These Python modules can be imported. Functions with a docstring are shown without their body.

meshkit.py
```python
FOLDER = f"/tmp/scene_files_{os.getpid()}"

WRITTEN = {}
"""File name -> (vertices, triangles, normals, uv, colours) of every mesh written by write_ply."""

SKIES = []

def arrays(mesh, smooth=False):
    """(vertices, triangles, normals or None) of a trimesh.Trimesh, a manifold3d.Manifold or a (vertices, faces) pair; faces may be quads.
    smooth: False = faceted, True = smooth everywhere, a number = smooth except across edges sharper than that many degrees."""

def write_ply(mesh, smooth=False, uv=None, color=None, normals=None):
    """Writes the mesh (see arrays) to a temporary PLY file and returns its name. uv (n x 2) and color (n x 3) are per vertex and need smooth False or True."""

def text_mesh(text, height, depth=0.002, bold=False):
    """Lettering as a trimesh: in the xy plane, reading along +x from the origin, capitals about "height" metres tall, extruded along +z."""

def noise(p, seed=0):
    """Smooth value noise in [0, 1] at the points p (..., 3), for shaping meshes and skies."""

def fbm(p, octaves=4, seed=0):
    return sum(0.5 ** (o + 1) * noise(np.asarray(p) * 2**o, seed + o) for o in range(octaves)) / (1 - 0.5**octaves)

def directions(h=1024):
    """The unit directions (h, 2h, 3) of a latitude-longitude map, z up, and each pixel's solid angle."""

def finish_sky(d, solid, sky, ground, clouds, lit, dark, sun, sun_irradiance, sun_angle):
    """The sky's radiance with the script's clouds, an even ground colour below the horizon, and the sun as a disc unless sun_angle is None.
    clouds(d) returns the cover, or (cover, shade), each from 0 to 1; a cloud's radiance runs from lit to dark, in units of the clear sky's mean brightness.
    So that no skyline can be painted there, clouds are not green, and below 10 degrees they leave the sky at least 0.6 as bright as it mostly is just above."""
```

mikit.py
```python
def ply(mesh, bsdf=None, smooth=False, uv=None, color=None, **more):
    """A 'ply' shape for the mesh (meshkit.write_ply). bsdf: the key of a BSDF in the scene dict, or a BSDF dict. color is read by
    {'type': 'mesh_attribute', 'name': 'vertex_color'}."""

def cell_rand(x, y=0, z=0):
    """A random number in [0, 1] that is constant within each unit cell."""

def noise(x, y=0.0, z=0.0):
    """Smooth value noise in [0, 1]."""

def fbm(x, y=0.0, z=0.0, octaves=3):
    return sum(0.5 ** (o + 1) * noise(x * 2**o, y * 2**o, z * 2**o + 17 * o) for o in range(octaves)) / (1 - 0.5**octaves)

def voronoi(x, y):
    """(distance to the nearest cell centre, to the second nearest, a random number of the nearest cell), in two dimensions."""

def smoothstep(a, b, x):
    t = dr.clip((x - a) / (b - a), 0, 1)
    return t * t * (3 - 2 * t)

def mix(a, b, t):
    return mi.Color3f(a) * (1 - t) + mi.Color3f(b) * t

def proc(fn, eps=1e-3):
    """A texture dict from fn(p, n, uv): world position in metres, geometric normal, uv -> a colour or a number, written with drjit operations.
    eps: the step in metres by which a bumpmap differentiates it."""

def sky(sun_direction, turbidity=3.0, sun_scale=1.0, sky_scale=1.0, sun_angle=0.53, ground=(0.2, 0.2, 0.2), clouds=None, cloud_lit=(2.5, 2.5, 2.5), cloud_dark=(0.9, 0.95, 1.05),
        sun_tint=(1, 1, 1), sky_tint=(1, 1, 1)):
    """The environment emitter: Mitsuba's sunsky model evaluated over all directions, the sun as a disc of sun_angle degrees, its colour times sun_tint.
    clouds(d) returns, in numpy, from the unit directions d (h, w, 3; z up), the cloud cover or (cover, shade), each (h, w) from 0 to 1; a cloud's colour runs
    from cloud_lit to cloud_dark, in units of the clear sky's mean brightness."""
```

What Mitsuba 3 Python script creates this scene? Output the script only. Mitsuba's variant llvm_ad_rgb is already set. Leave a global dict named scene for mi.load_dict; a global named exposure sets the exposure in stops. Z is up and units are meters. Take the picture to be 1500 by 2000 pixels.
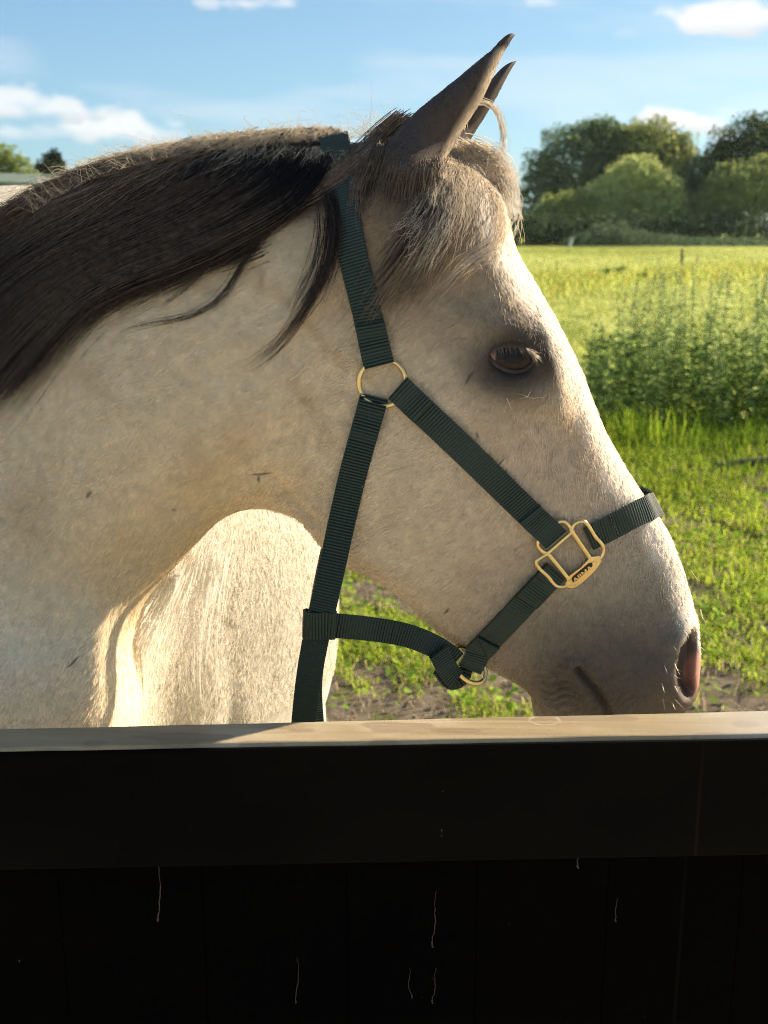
import math, os, random
import numpy as np, trimesh, manifold3d, drjit as dr, mitsuba as mi
from scipy.interpolate import CubicSpline, PchipInterpolator, RBFInterpolator, LinearNDInterpolator
from scipy.spatial import cKDTree
import mikit, meshkit
from mikit import noise, fbm, cell_rand, smoothstep, mix, voronoi

T = mi.ScalarTransform4f
rng = np.random.default_rng(7)
random.seed(7)
scene, labels = {}, {}

# ------------------------------------------------------------------ camera, sky, exposure
CAM = np.array([0.0, 0.0, 1.64])
FPX = 2200.0                                   # focal length for a 1500 x 2000 frame
PITCH = math.atan(552 / FPX)                   # the horizon lies above the middle of the frame
FWD = np.array([0, math.cos(PITCH), -math.sin(PITCH)])
UPV = np.array([0, math.sin(PITCH), math.cos(PITCH)])
scene['air'] = {'type': 'homogeneous', 'albedo': {'type': 'rgb', 'value': [.82, .92, 1.0]}, 'sigma_t': .00013}
scene['camera'] = {'type': 'thinlens', 'fov': 2 * math.degrees(math.atan(750 / FPX)), 'fov_axis': 'x',
                   'near_clip': 0.05, 'far_clip': 3000.0, 'aperture_radius': 0.0018, 'focus_distance': 0.99,
                   'medium': {'type': 'ref', 'id': 'air'}, 'to_world': T().look_at(origin=CAM.tolist(), target=(CAM + FWD).tolist(), up=[0, 0, 1])}
SUN_AZ, SUN_EL = math.radians(29), math.radians(28)
SUN = np.array([math.cos(SUN_AZ) * math.cos(SUN_EL), math.sin(SUN_AZ) * math.cos(SUN_EL), math.sin(SUN_EL)])
exposure = 2.25


def at(u, v, Y):
    """The point at depth Y metres that the blueprint (the photograph's 1500 x 2000 frame) shows at u, v."""
    u, v, Y = np.broadcast_arrays(np.asarray(u, float), np.asarray(v, float), np.asarray(Y, float))
    d = FWD + ((u - 750) / FPX)[..., None] * np.array([1.0, 0, 0]) - ((v - 1000) / FPX)[..., None] * UPV
    return CAM + d * (Y / d[..., 1])[..., None]


def ground_at(u, v, z=0.0):
    d = FWD + (u - 750) / FPX * np.array([1.0, 0, 0]) - (v - 1000) / FPX * UPV
    return CAM + d * ((z - CAM[2]) / d[2])


# cumulus patches: (azimuth from +y towards +x, elevation, half sizes, all in degrees), broken up by noise
def sky_dir(u, v):
    d = FWD + (u - 750) / FPX * np.array([1.0, 0, 0]) - (v - 1000) / FPX * UPV
    d = d / np.linalg.norm(d)
    return math.degrees(math.atan2(d[0], d[1])), math.degrees(math.asin(d[2]))


CUMULUS = [(1400, 40, 105, 28, .9), (1265, 62, 60, 12, .6), (1300, 238, 55, 22, .95), (1395, 250, 45, 26, .9),
           (30, 208, 120, 24, .75), (215, 250, 105, 30, .8), (70, 262, 60, 14, .5), (300, 268, 60, 14, .55), (500, 8, 60, 16, .8), (410, 8, 25, 9, .5),
           (1050, 8, 30, 12, .5)]
CUMULUS = [(*sky_dir(u, v), a / 38.4, b / 38.4, s) for u, v, a, b, s in CUMULUS]


def cloud_cover(d):
    az = np.degrees(np.arctan2(d[..., 0], d[..., 1]))
    el = np.degrees(np.arcsin(np.clip(d[..., 2], -1, 1)))
    n = meshkit.fbm(np.stack([az * .55 + el * .2, el * 1.25, az * 0], -1), 6, 3)
    big = meshkit.fbm(np.stack([az * .045 + 31, el * .11, az * 0], -1), 5, 11)
    cover = np.clip((big - .60) * 6, 0, 1) * (el > 3) * (np.abs(az) > 24)    # the same scattered clouds all round
    wisp = np.clip((meshkit.fbm(np.stack([az * .10 + el * .12, el * .55, az * 0 + 4], -1), 4, 21) - .50) * 1.1, 0, .22)
    shade = np.clip((n - .35) * 1.2, 0, 1) * .35
    for a, e, ra, re, s in CUMULUS:
        q = ((az - a) / ra) ** 2 + ((el - e) / np.where(el > e, re * 1.25, re * .8)) ** 2
        c = np.clip((1.15 - q + (n - .5) * 5.0) * .8, 0, 1) * s
        cover = np.maximum(cover, c)
        shade = np.maximum(shade, np.clip((e - el) / re + .1, 0, 1) * .55 * (q < 2.5))
    return np.maximum(cover, wisp), shade


scene['sky'] = mikit.sky(SUN, turbidity=3.0, ground=(.16, .17, .08), clouds=cloud_cover,
                         cloud_lit=(3.1, 3.05, 2.95), cloud_dark=(1.7, 1.78, 1.9), sun_scale=2.1, sun_tint=(.86, .90, .98), sky_tint=(.86, 1.0, 1.10))

# ------------------------------------------------------------------ helpers
def key_for(name, parent=None):
    base = f'{parent}__{name}' if parent else name
    key, n = base, 0
    while key in scene or key in labels or any(k.startswith(key + '__') for k in scene):
        n += 1
        key = f'{base}_{n:03d}'
    return key


def put(name, mesh, bsdf, parent=None, smooth=False, label=None, cat=None, group=None, kind=None, **more):
    key = key_for(name, parent)
    scene[key] = mikit.ply(mesh, bsdf, smooth, **more)
    tag(key, label, cat, group, kind)
    return key


def tag(key, label=None, cat=None, group=None, kind=None):
    t = {k: v for k, v in (('label', label), ('category', cat), ('group', group), ('kind', kind)) if v}
    if t:
        labels[key] = t


def rgb(*c):
    return {'type': 'rgb', 'value': [float(x) for x in c]}


def mesh_of(v, f):
    return trimesh.Trimesh(np.asarray(v, float), np.asarray(f, int), process=False)


def grid_faces(n, m, wrap_m=False, wrap_n=False):
    i, j = np.meshgrid(np.arange(n if wrap_n else n - 1), np.arange(m if wrap_m else m - 1), indexing='ij')
    a, b = i * m + j, i * m + (j + 1) % m
    c, d = ((i + 1) % n) * m + (j + 1) % m, ((i + 1) % n) * m + j
    q = np.stack([a, b, c, d], -1).reshape(-1, 4)
    return np.vstack([q[:, [0, 1, 2]], q[:, [0, 2, 3]]])


def tube(points, radii, sides=10, closed=False, flat=1.0):
    p = np.asarray(points, float)
    if closed:
        t = np.roll(p, -1, 0) - np.roll(p, 1, 0)
    else:
        t = np.gradient(p, axis=0)
    t /= np.linalg.norm(t, axis=1, keepdims=True) + 1e-12
    ref = np.array([0, 1.0, 0])
    a = np.cross(t, ref)
    bad = np.linalg.norm(a, axis=1) < .2
    a[bad] = np.cross(t[bad], [1.0, 0, 0])
    a /= np.linalg.norm(a, axis=1, keepdims=True) + 1e-12
    b = np.cross(t, a)
    ang = np.arange(sides) * 2 * np.pi / sides
    r = np.broadcast_to(radii, (len(p),))[:, None, None]
    v = p[:, None] + r * (np.cos(ang)[None, :, None] * a[:, None] + flat * np.sin(ang)[None, :, None] * b[:, None])
    f = grid_faces(len(p), sides, True, closed)
    v = v.reshape(-1, 3)
    if not closed:
        n = len(v)
        v = np.vstack([v, p[0], p[-1]])
        k = np.arange(sides)
        f = np.vstack([f, np.stack([k * 0 + n, (k + 1) % sides, k], 1),
                       np.stack([k * 0 + n + 1, (len(p) - 1) * sides + k, (len(p) - 1) * sides + (k + 1) % sides], 1)])
    return mesh_of(v, f)


def box(x0, x1, y0, y1, z0, z1, bevel=0.0):
    if bevel:
        b = manifold3d.Manifold.cube((x1 - x0 - 2 * bevel, y1 - y0 - 2 * bevel, z1 - z0 - 2 * bevel)).translate((x0 + bevel, y0 + bevel, z0 + bevel))
        m = (b + b.translate((0, 0, 0))).to_mesh()
        pts = np.array(m.vert_properties[:, :3])
        o = []
        for p in pts:
            for d in ((bevel, 0, 0), (-bevel, 0, 0), (0, bevel, 0), (0, -bevel, 0), (0, 0, bevel), (0, 0, -bevel)):
                o.append(p + d)
        m = manifold3d.Manifold.hull_points(np.array(o)).to_mesh()
        return mesh_of(m.vert_properties[:, :3], m.tri_verts)
    return trimesh.creation.box(bounds=[[x0, y0, z0], [x1, y1, z1]])


def smooth_path(pts, n):
    p = np.asarray(pts, float)
    s = np.r_[0, np.cumsum(np.linalg.norm(np.diff(p, axis=0), axis=1))]
    return CubicSpline(s, p)(np.linspace(0, s[-1], n))


def curves(name, strands, radii, bsdf, parent=None, label=None, kind=None, facing=None, seed=1):
    """Hairs as tapered strips rounded by their normals: strands is (N, n, 3) with one extra point at either end, radii (N, n).
    facing: the direction each strip lies flat against (the skin's normal); unset, strips are rolled at random."""
    key = key_for(name, parent)
    P, R = np.asarray(strands, float)[:, 1:-1], np.asarray(radii, float)[:, 1:-1]
    N, n = P.shape[:2]
    r = np.random.default_rng(seed + N)
    if facing is None:
        facing = np.array([0, -1.0, 0]) + r.normal(0, .55, (N, 3))
    else:
        facing = facing + r.normal(0, .55, (N, 3))
    t = np.gradient(P, axis=1)
    t /= np.linalg.norm(t, axis=2, keepdims=True) + 1e-12
    h = np.broadcast_to(facing[:, None], P.shape)
    w = np.cross(t, h)
    w /= np.linalg.norm(w, axis=2, keepdims=True) + 1e-12
    nn = np.cross(w, t)
    v = np.concatenate([np.stack([P - w * R[..., None], P + w * R[..., None]], 2)[:, :-1].reshape(N, -1, 3), P[:, -1:]], 1)
    nv = np.concatenate([np.stack([nn - w * .9, nn + w * .9], 2)[:, :-1].reshape(N, -1, 3), nn[:, -1:]], 1)
    nv /= np.linalg.norm(nv, axis=2, keepdims=True) + 1e-12
    m = 2 * (n - 1) + 1
    f = []
    for i in range(n - 2):
        f += [[2 * i, 2 * i + 1, 2 * i + 3], [2 * i, 2 * i + 3, 2 * i + 2]]
    f.append([2 * n - 4, 2 * n - 3, 2 * n - 2])
    f = (np.arange(N)[:, None, None] * m + np.array(f)[None]).reshape(-1, 3)
    v, nv = v.reshape(-1, 3), nv.reshape(-1, 3)
    fa = f[0]
    if np.dot(np.cross(v[fa[1]] - v[fa[0]], v[fa[2]] - v[fa[0]]), nv[fa].sum(0)) < 0:
        f = f[:, ::-1]
    path = meshkit.write_ply((v, f), normals=nv)
    scene[key] = {'type': 'ply', 'filename': path, 'face_normals': False, 'bsdf': {'type': 'ref', 'id': bsdf}}
    tag(key, label, kind=kind)
    return key


def ext(p):
    """Control points so that the B-spline runs close to p from end to end."""
    p = np.asarray(p, float)
    return np.vstack([2 * p[0] - p[1], p, 2 * p[-1] - p[-2]])


# ------------------------------------------------------------------ ground
def ground_z(x, y):
    q = np.stack([x * .55, y * .55, x * 0], -1)
    near_ = np.clip(1 - (np.hypot(x, y - 6) - 10) / 14, 0, 1)
    return (.10 * (meshkit.fbm(q, 4, 3) - .5) * near_ * np.clip((y - 1.6) / 1.5, 0, 1)) - .004


def bare(x, y):
    """Where the turf is worn to earth (1 = bare)."""
    n = .55 * meshkit.fbm(np.stack([x * 1.5, y * .9, x * 0], -1), 4, 8) + .45 * meshkit.fbm(np.stack([x * 5.5, y * 3.2, x * 0 + 3], -1), 3, 9)
    return np.clip((n - .425) * 8, 0, 1) * np.clip((9.0 - y) / 1.5, 0, 1)


def spread(lo, hi, inner, step, far, growth=1.12):
    a = list(np.arange(inner[0], inner[1] + 1e-6, step))
    s, c = step, a[-1]
    while c < hi:
        s *= growth; c += s; a.append(min(c, hi))
    s, c = step, a[0]
    b = []
    while c > lo:
        s *= growth; c -= s; b.append(max(c, lo))
    return np.array(sorted(b) + a)


gx, gy = spread(-900, 900, (-4, 7), .07, 900), spread(-60, 1600, (1, 13), .07, 1600)
GX, GY = np.meshgrid(gx, gy, indexing='ij')
gv = np.stack([GX, GY, ground_z(GX, GY)], -1).reshape(-1, 3)


def ground_color(p, n, uv):
    x, y = p.x, p.y
    nn = fbm(x * 1.5, y * .9, 0, 4)
    grit = fbm(x * 18, y * 18, 0, 4)
    earth = mix((.055, .046, .038), (.22, .185, .145), grit)
    turf = mix((.05, .075, .014), (.14, .17, .035), fbm(x * 5, y * 5, 3))
    near_ = 1 - smoothstep(8, 11, y)
    a = mix(turf, earth, near_ * smoothstep(.34, .52, fbm(x * 3.2, y * 2.2, 5, 4)))
    far_ = fbm(x * .35, y * .10, 4, 4)
    meadow = mix((.28, .33, .085), (.46, .49, .17), far_)
    meadow = mix(meadow, (.15, .19, .030), smoothstep(.5, .7, fbm(x * .06, y * .02, 9, 3)) * .6)
    meadow = mix(meadow, (.11, .14, .025), smoothstep(.55, .75, fbm(x * 1.3, y * .5, 2, 3)) * (1 - smoothstep(20, 60, y)) * .6)
    c = mix(a, meadow, smoothstep(8.5, 12.5, y + 2 * (noise(x, y) - .5)))
    bounce_yard = mix((.40, .37, .31), (.56, .52, .44), fbm(x * 2, y * 2, 8, 4))  # unseen pale floor behind the camera, added to bounce sunlight onto the horse
    return mix(c, bounce_yard, 1 - smoothstep(.80, .92, y + .02 * noise(x * 9, y * 9)))


scene['ground_material'] = {'type': 'diffuse', 'reflectance': mikit.proc(ground_color)}
gf = grid_faces(len(gx), len(gy))
if np.cross(gv[gf[0, 1]] - gv[gf[0, 0]], gv[gf[0, 2]] - gv[gf[0, 0]])[2] < 0:
    gf = gf[:, ::-1]
put('ground', mesh_of(gv, gf), 'ground_material', smooth=True, kind='structure')


def leaf_mat(name, c0, c1, trans=1.0, rough=.5):
    scene[name] = {'type': 'principledthin', 'roughness': rough, 'diff_trans': trans, 'spec_trans': 0.0, 'eta': 1.35,
                   'base_color': {'type': 'mesh_attribute', 'name': 'vertex_color'}}


leaf_mat('leaf_material', 0, 0)


def blades(x, y, h, w, lean, col, z0=None, seed=1, bend=.5):
    """Grass blades as tapered two-joint strips; one colour each."""
    r = np.random.default_rng(seed)
    n = len(x)
    z = ground_z(x, y) if z0 is None else z0
    a = r.uniform(0, 6.283, n)
    dirn = np.stack([np.cos(a), np.sin(a), 0 * a], 1)
    side = np.stack([-np.sin(a), np.cos(a), 0 * a], 1)
    base = np.stack([x, y, z - .005], 1)
    ln = lean * r.uniform(.2, 1, n)
    m = base + dirn * (h * ln * .35)[:, None] + np.array([0, 0, 1]) * (h * .6)[:, None]
    t = base + dirn * (h * ln * (1 + bend))[:, None] * .8 + np.array([0, 0, 1]) * (h * np.clip(1 - .35 * ln, .3, 1))[:, None]
    wv = side * w[:, None] * .5
    v = np.stack([base - wv, base + wv, m - wv * .8, m + wv * .8, t], 1).reshape(-1, 3)
    k = np.arange(n)[:, None] * 5
    f = np.concatenate([k + [0, 1, 3], k + [0, 3, 2], k + [2, 3, 4]], 0)
    return v, f, np.repeat(col, 5, 0)


def tones(n, c0, c1, r, jit=.12):
    t = r.random((n, 1))
    return np.clip((np.array(c0) * (1 - t) + np.array(c1) * t) * (1 + r.normal(0, jit, (n, 1))), .004, .9)


# turf near the door: blades where the ground is not bare
r = np.random.default_rng(5)
vs, fs, cs, off = [], [], [], 0


def add_mesh(v, f, c):
    global off
    vs.append(v); fs.append(f + off); cs.append(c)
    off += len(v)


n = 150000
d = 2.6 + (13 - 2.6) * r.random(n) ** 1.35
x = d * r.uniform(-.16, .42, n)
y = d
keep = (r.random(n) < (1 - bare(x, y)) * (.35 + .9 * np.clip(meshkit.fbm(np.stack([x * 3.2, y * 2.4, x * 0], -1), 3, 15) * 1.8 - .45, 0, 1)))
x, y = x[keep], y[keep]
n = len(x)
lush = np.clip(meshkit.fbm(np.stack([x * 2.4, y * 1.6, x * 0], -1), 3, 15) * 2 - .5, 0, 1)
h = r.uniform(.018, .060, n) * (.5 + 1.3 * lush)
col = np.where(r.random((n, 1)) < .12, tones(n, (.42, .38, .15), (.60, .52, .26), r), tones(n, (.24, .36, .035), (.58, .68, .085), r))
add_mesh(*blades(x, y, h, r.uniform(.004, .009, n) * (.8 + .05 * y), .9, col, seed=2))
# longer grass at the edge of the weeds and out into the meadow
for (cx, cy, sx, sy, m, h0, h1, c0, c1, w_) in [(1.95, 8.6, .16, .12, 90, .25, .52, (.13, .24, .02), (.30, .40, .04), .013), (1.55, 8.2, .30, .25, 700, .08, .2, (.15, .24, .02), (.34, .40, .05), .008), (2.9, 7.6, .6, .35, 1400, .06, .17, (.10, .20, .02), (.30, .38, .04), .009),
                                            (2.6, 8.6, .8, .3, 1100, .10, .28, (.06, .13, .015), (.20, .30, .03), .009), (1.75, 7.0, .35, .25, 900, .06, .16, (.13, .23, .02), (.36, .42, .05), .009), (1.45, 9.2, .3, .4, 700, .1, .3, (.18, .22, .02), (.36, .36, .06), .01)]:
    x, y = cx + r.normal(0, sx, m), cy + r.normal(0, sy, m)
    add_mesh(*blades(x, y, r.uniform(h0, h1, m), np.full(m, w_), .8, tones(m, c0, c1, r), seed=m))
n = 46000
d = 10.5 + 90 * r.random(n) ** 2.2
x = d * r.uniform(-.02, .42, n)
keep = r.random(n) < np.clip(meshkit.fbm(np.stack([x * .8, d * .3, x * 0], -1), 3, 44) * 2.6 - .7, .05, 1)
x, d = x[keep], d[keep]
n = len(x)
add_mesh(*blades(x, d, r.uniform(.04, .12, n), .006 + .0011 * d, .9, tones(n, (.28, .34, .075), (.52, .55, .17), r), seed=3))
n = 9000                                                          # the taller, rusty strip across the meadow
u_ = r.uniform(990, 1560, n)
d = np.clip(r.normal(41, 4, n), 31, 54) + (u_ - 1250) * .018
x = (u_ - 750) / FPX * d
keep = r.random(n) < np.clip(meshkit.fbm(np.stack([x * .55, d * .16, x * 0], -1), 3, 49) * 3.2 - 1.1, .02, 1)
x, d = x[keep], d[keep]
n = len(x)
rust = r.random((n, 1)) < .10
add_mesh(*blades(x, d, r.uniform(.12, .42, n), np.full(n, .045), .5, np.where(rust, tones(n, (.30, .17, .05), (.42, .28, .08), r), tones(n, (.30, .36, .07), (.56, .58, .16), r)), seed=4))
# clover and small round leaves
n = 17000
d = 2.8 + 7.5 * r.random(n) ** 1.2
x = d * r.uniform(-.14, .42, n)
keep = (r.random(n) < (1 - .8 * bare(x, d)) * np.clip(meshkit.fbm(np.stack([x * 1.9, d * 1.3, x * 0], -1), 3, 71) * 2.6 - .9, 0, 1))
x, d = x[keep], d[keep]
n = len(x)
a = r.uniform(0, 6.28, (n, 1)) + np.arange(6)[None] * 1.0472
rad = r.uniform(.008, .017, (n, 1)) * (1 + .25 * np.cos(3 * a))
tilt = r.normal(0, .45, (n, 2))
cz = ground_z(x, d) + r.uniform(.015, .06, n)
ring = np.stack([x[:, None] + rad * np.cos(a), d[:, None] + rad * np.sin(a), cz[:, None] + rad * (np.cos(a) * tilt[:, :1] + np.sin(a) * tilt[:, 1:])], -1)
v = np.concatenate([np.stack([x, d, cz], -1)[:, None], ring], 1).reshape(-1, 3)
k = np.arange(n)[:, None] * 7
add_mesh(v, np.concatenate([k + [0, 1 + j, 1 + (j + 1) % 6] for j in range(6)], 0), np.repeat(tones(n, (.15, .28, .035), (.38, .54, .09), r), 7, 0))
n = 5000                                                           # dry straw lying about
d = 2.8 + 6.5 * r.random(n) ** 1.2
x = d * r.uniform(-.14, .42, n)
add_mesh(*blades(x, d, r.uniform(.03, .10, n), r.uniform(.003, .007, n), 1.6, tones(n, (.30, .24, .15), (.55, .47, .33), r), seed=9, bend=1.0))
put('grass', mesh_of(np.vstack(vs), np.vstack(fs)), 'leaf_material', color=np.vstack(cs), label='patchy sunlit grass and clover from the bare earth to the far meadow', cat='grass', kind='stuff')

# ------------------------------------------------------------------ weeds beside the meadow
scene['stem_material'] = {'type': 'principled', 'base_color': mikit.proc(lambda p, n, uv: mix((.08, .10, .03), (.20, .15, .08), noise(p.x * 20, p.y * 20, p.z * 6))), 'roughness': .7}


def leaf_cloud(pos, nrm, size, aspect, col, r):
    """Pointed leaves folded along the middle, one colour each."""
    n = len(pos)
    nrm = nrm / (np.linalg.norm(nrm, axis=1, keepdims=True) + 1e-9)
    t = r.normal(0, 1, (n, 3))
    t -= nrm * np.einsum('ij,ij->i', t, nrm)[:, None]
    t /= np.linalg.norm(t, axis=1, keepdims=True) + 1e-9
    s = np.cross(nrm, t)
    L, Wd = size[:, None], size[:, None] * aspect
    fold = nrm * L * .08
    v = np.stack([pos - t * L * .5, pos + s * Wd * .5 + fold, pos + t * L * .5 - nrm * L * .1, pos - s * Wd * .5 + fold], 1).reshape(-1, 3)
    k = np.arange(n)[:, None] * 4
    return v, np.concatenate([k + [0, 1, 2], k + [0, 2, 3]], 0), np.repeat(col, 4, 0)


def weed(seed, h):
    r = np.random.default_rng(seed)
    stem = smooth_path([(0, 0, 0), (r.normal(0, .03), r.normal(0, .03), h * .5), (r.normal(0, .06), r.normal(0, .06), h)], 24)
    sm = [tube(stem, np.linspace(.006, .002, 24), 5)]
    pos, nr, sz = [], [], []
    nl = int(h * 30)
    for i in range(nl):
        t = (i + .5) / nl
        q = stem[int(t * 23)]
        for s in (0, 1):
            a = i * 1.571 + s * 3.1416 + r.normal(0, .3)
            L = (.115 * (1 - t) ** .6 + .020) * r.uniform(.7, 1.2)
            dd = np.array([math.cos(a), math.sin(a), 0])
            pos.append(q + dd * L * .55 + [0, 0, r.normal(.005, .01)])
            nr.append(dd * r.uniform(.15, .7) + [0, 0, 1] + r.normal(0, .25, 3))
            sz.append(L)
        if t > .45 and r.random() < .55:                         # side shoots
            a = r.uniform(0, 6.28)
            for j in range(4):
                pos.append(q + np.array([math.cos(a), math.sin(a), 1.1]) * (.02 + .025 * j))
                nr.append(r.normal(0, 1, 3)); sz.append(.028)
    for j in range(16):                                            # flower spike
        pos.append(stem[-1] + [r.normal(0, .007), r.normal(0, .007), -.15 * r.random()]); nr.append(r.normal(0, 1, 3)); sz.append(.017)
    pos, nr, sz = np.array(pos), np.array(nr), np.array(sz)
    col = tones(len(pos), (.20, .29, .10), (.52, .62, .24), r)
    col[-16:] = tones(16, (.22, .22, .14), (.36, .34, .24), r)
    v, f, c = leaf_cloud(pos, nr, sz, .55, col, r)
    return sm[0], mesh_of(v, f), c


KIND = [weed(200 + i, h) for i, h in enumerate((1.22, 1.05, .90, 1.36, .80, 1.14))]
PLY = [(mikit.ply(a, 'stem_material', True), mikit.ply(b, 'leaf_material', color=c)) for a, b, c in KIND]
r = np.random.default_rng(91)
spots = []
for i in range(130):
    yy_ = r.uniform(9.3, 12.4)
    xx_ = r.uniform(1.60 * yy_ / 9, 4.8)
    spots.append((xx_, yy_))
WEED_LABEL = 'tall leafy weed with a pale spike in the dark green bed right of the horse'
for i, (xx_, yy_) in enumerate(spots):
    key = key_for('tall_weed')
    k = int(r.integers(0, 6))
    edge_ = np.clip((xx_ - 1.60 * yy_ / 9) / .35, .55, 1)
    m = T().translate([xx_, yy_, float(ground_z(np.array([xx_]), np.array([yy_]))[0])]).rotate([0, 0, 1], r.uniform(0, 360)).scale(float(r.uniform(.82, 1.05) * edge_))
    scene[f'{key}__stem'] = {**PLY[k][0], 'to_world': m}
    scene[f'{key}__foliage'] = {**PLY[k][1], 'to_world': m}
    tag(key, WEED_LABEL, 'weed', 'tall weeds standing in the bed')
n = 11000
x, y = r.uniform(1.5, 4.8, n), r.uniform(9.15, 12.6, n)
z = r.random(n) ** .9 * (.60 + .12 * np.sin(x * 5) * np.sin(y * 4))
ok = (x > 1.60 * y / 9 + .22 * (z / .9) ** 2 + r.normal(0, .05, n)) & (z < .30 + 1.9 * (y - 9.1))
x, y, z = x[ok], y[ok], z[ok]
n = len(x)
v, f, c = leaf_cloud(np.stack([x, y, z], 1), np.stack([r.normal(0, .5, n), r.normal(-.2, .5, n), np.ones(n)], 1), r.uniform(.03, .095, n), .6, tones(n, (.06, .11, .038), (.32, .43, .11), r), r)
put('nettle_bed', mesh_of(v, f), 'leaf_material', color=c, label='dense dark bed of nettles and leaves under the tall weeds', cat='nettles', kind='stuff')

# ------------------------------------------------------------------ trees and far things
scene['bark_material'] = {'type': 'principled', 'base_color': mikit.proc(lambda p, n, uv: mix((.05, .04, .03), (.14, .11, .08), noise(p.x * 6, p.y * 6, p.z * 1.5))), 'roughness': .9}


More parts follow.
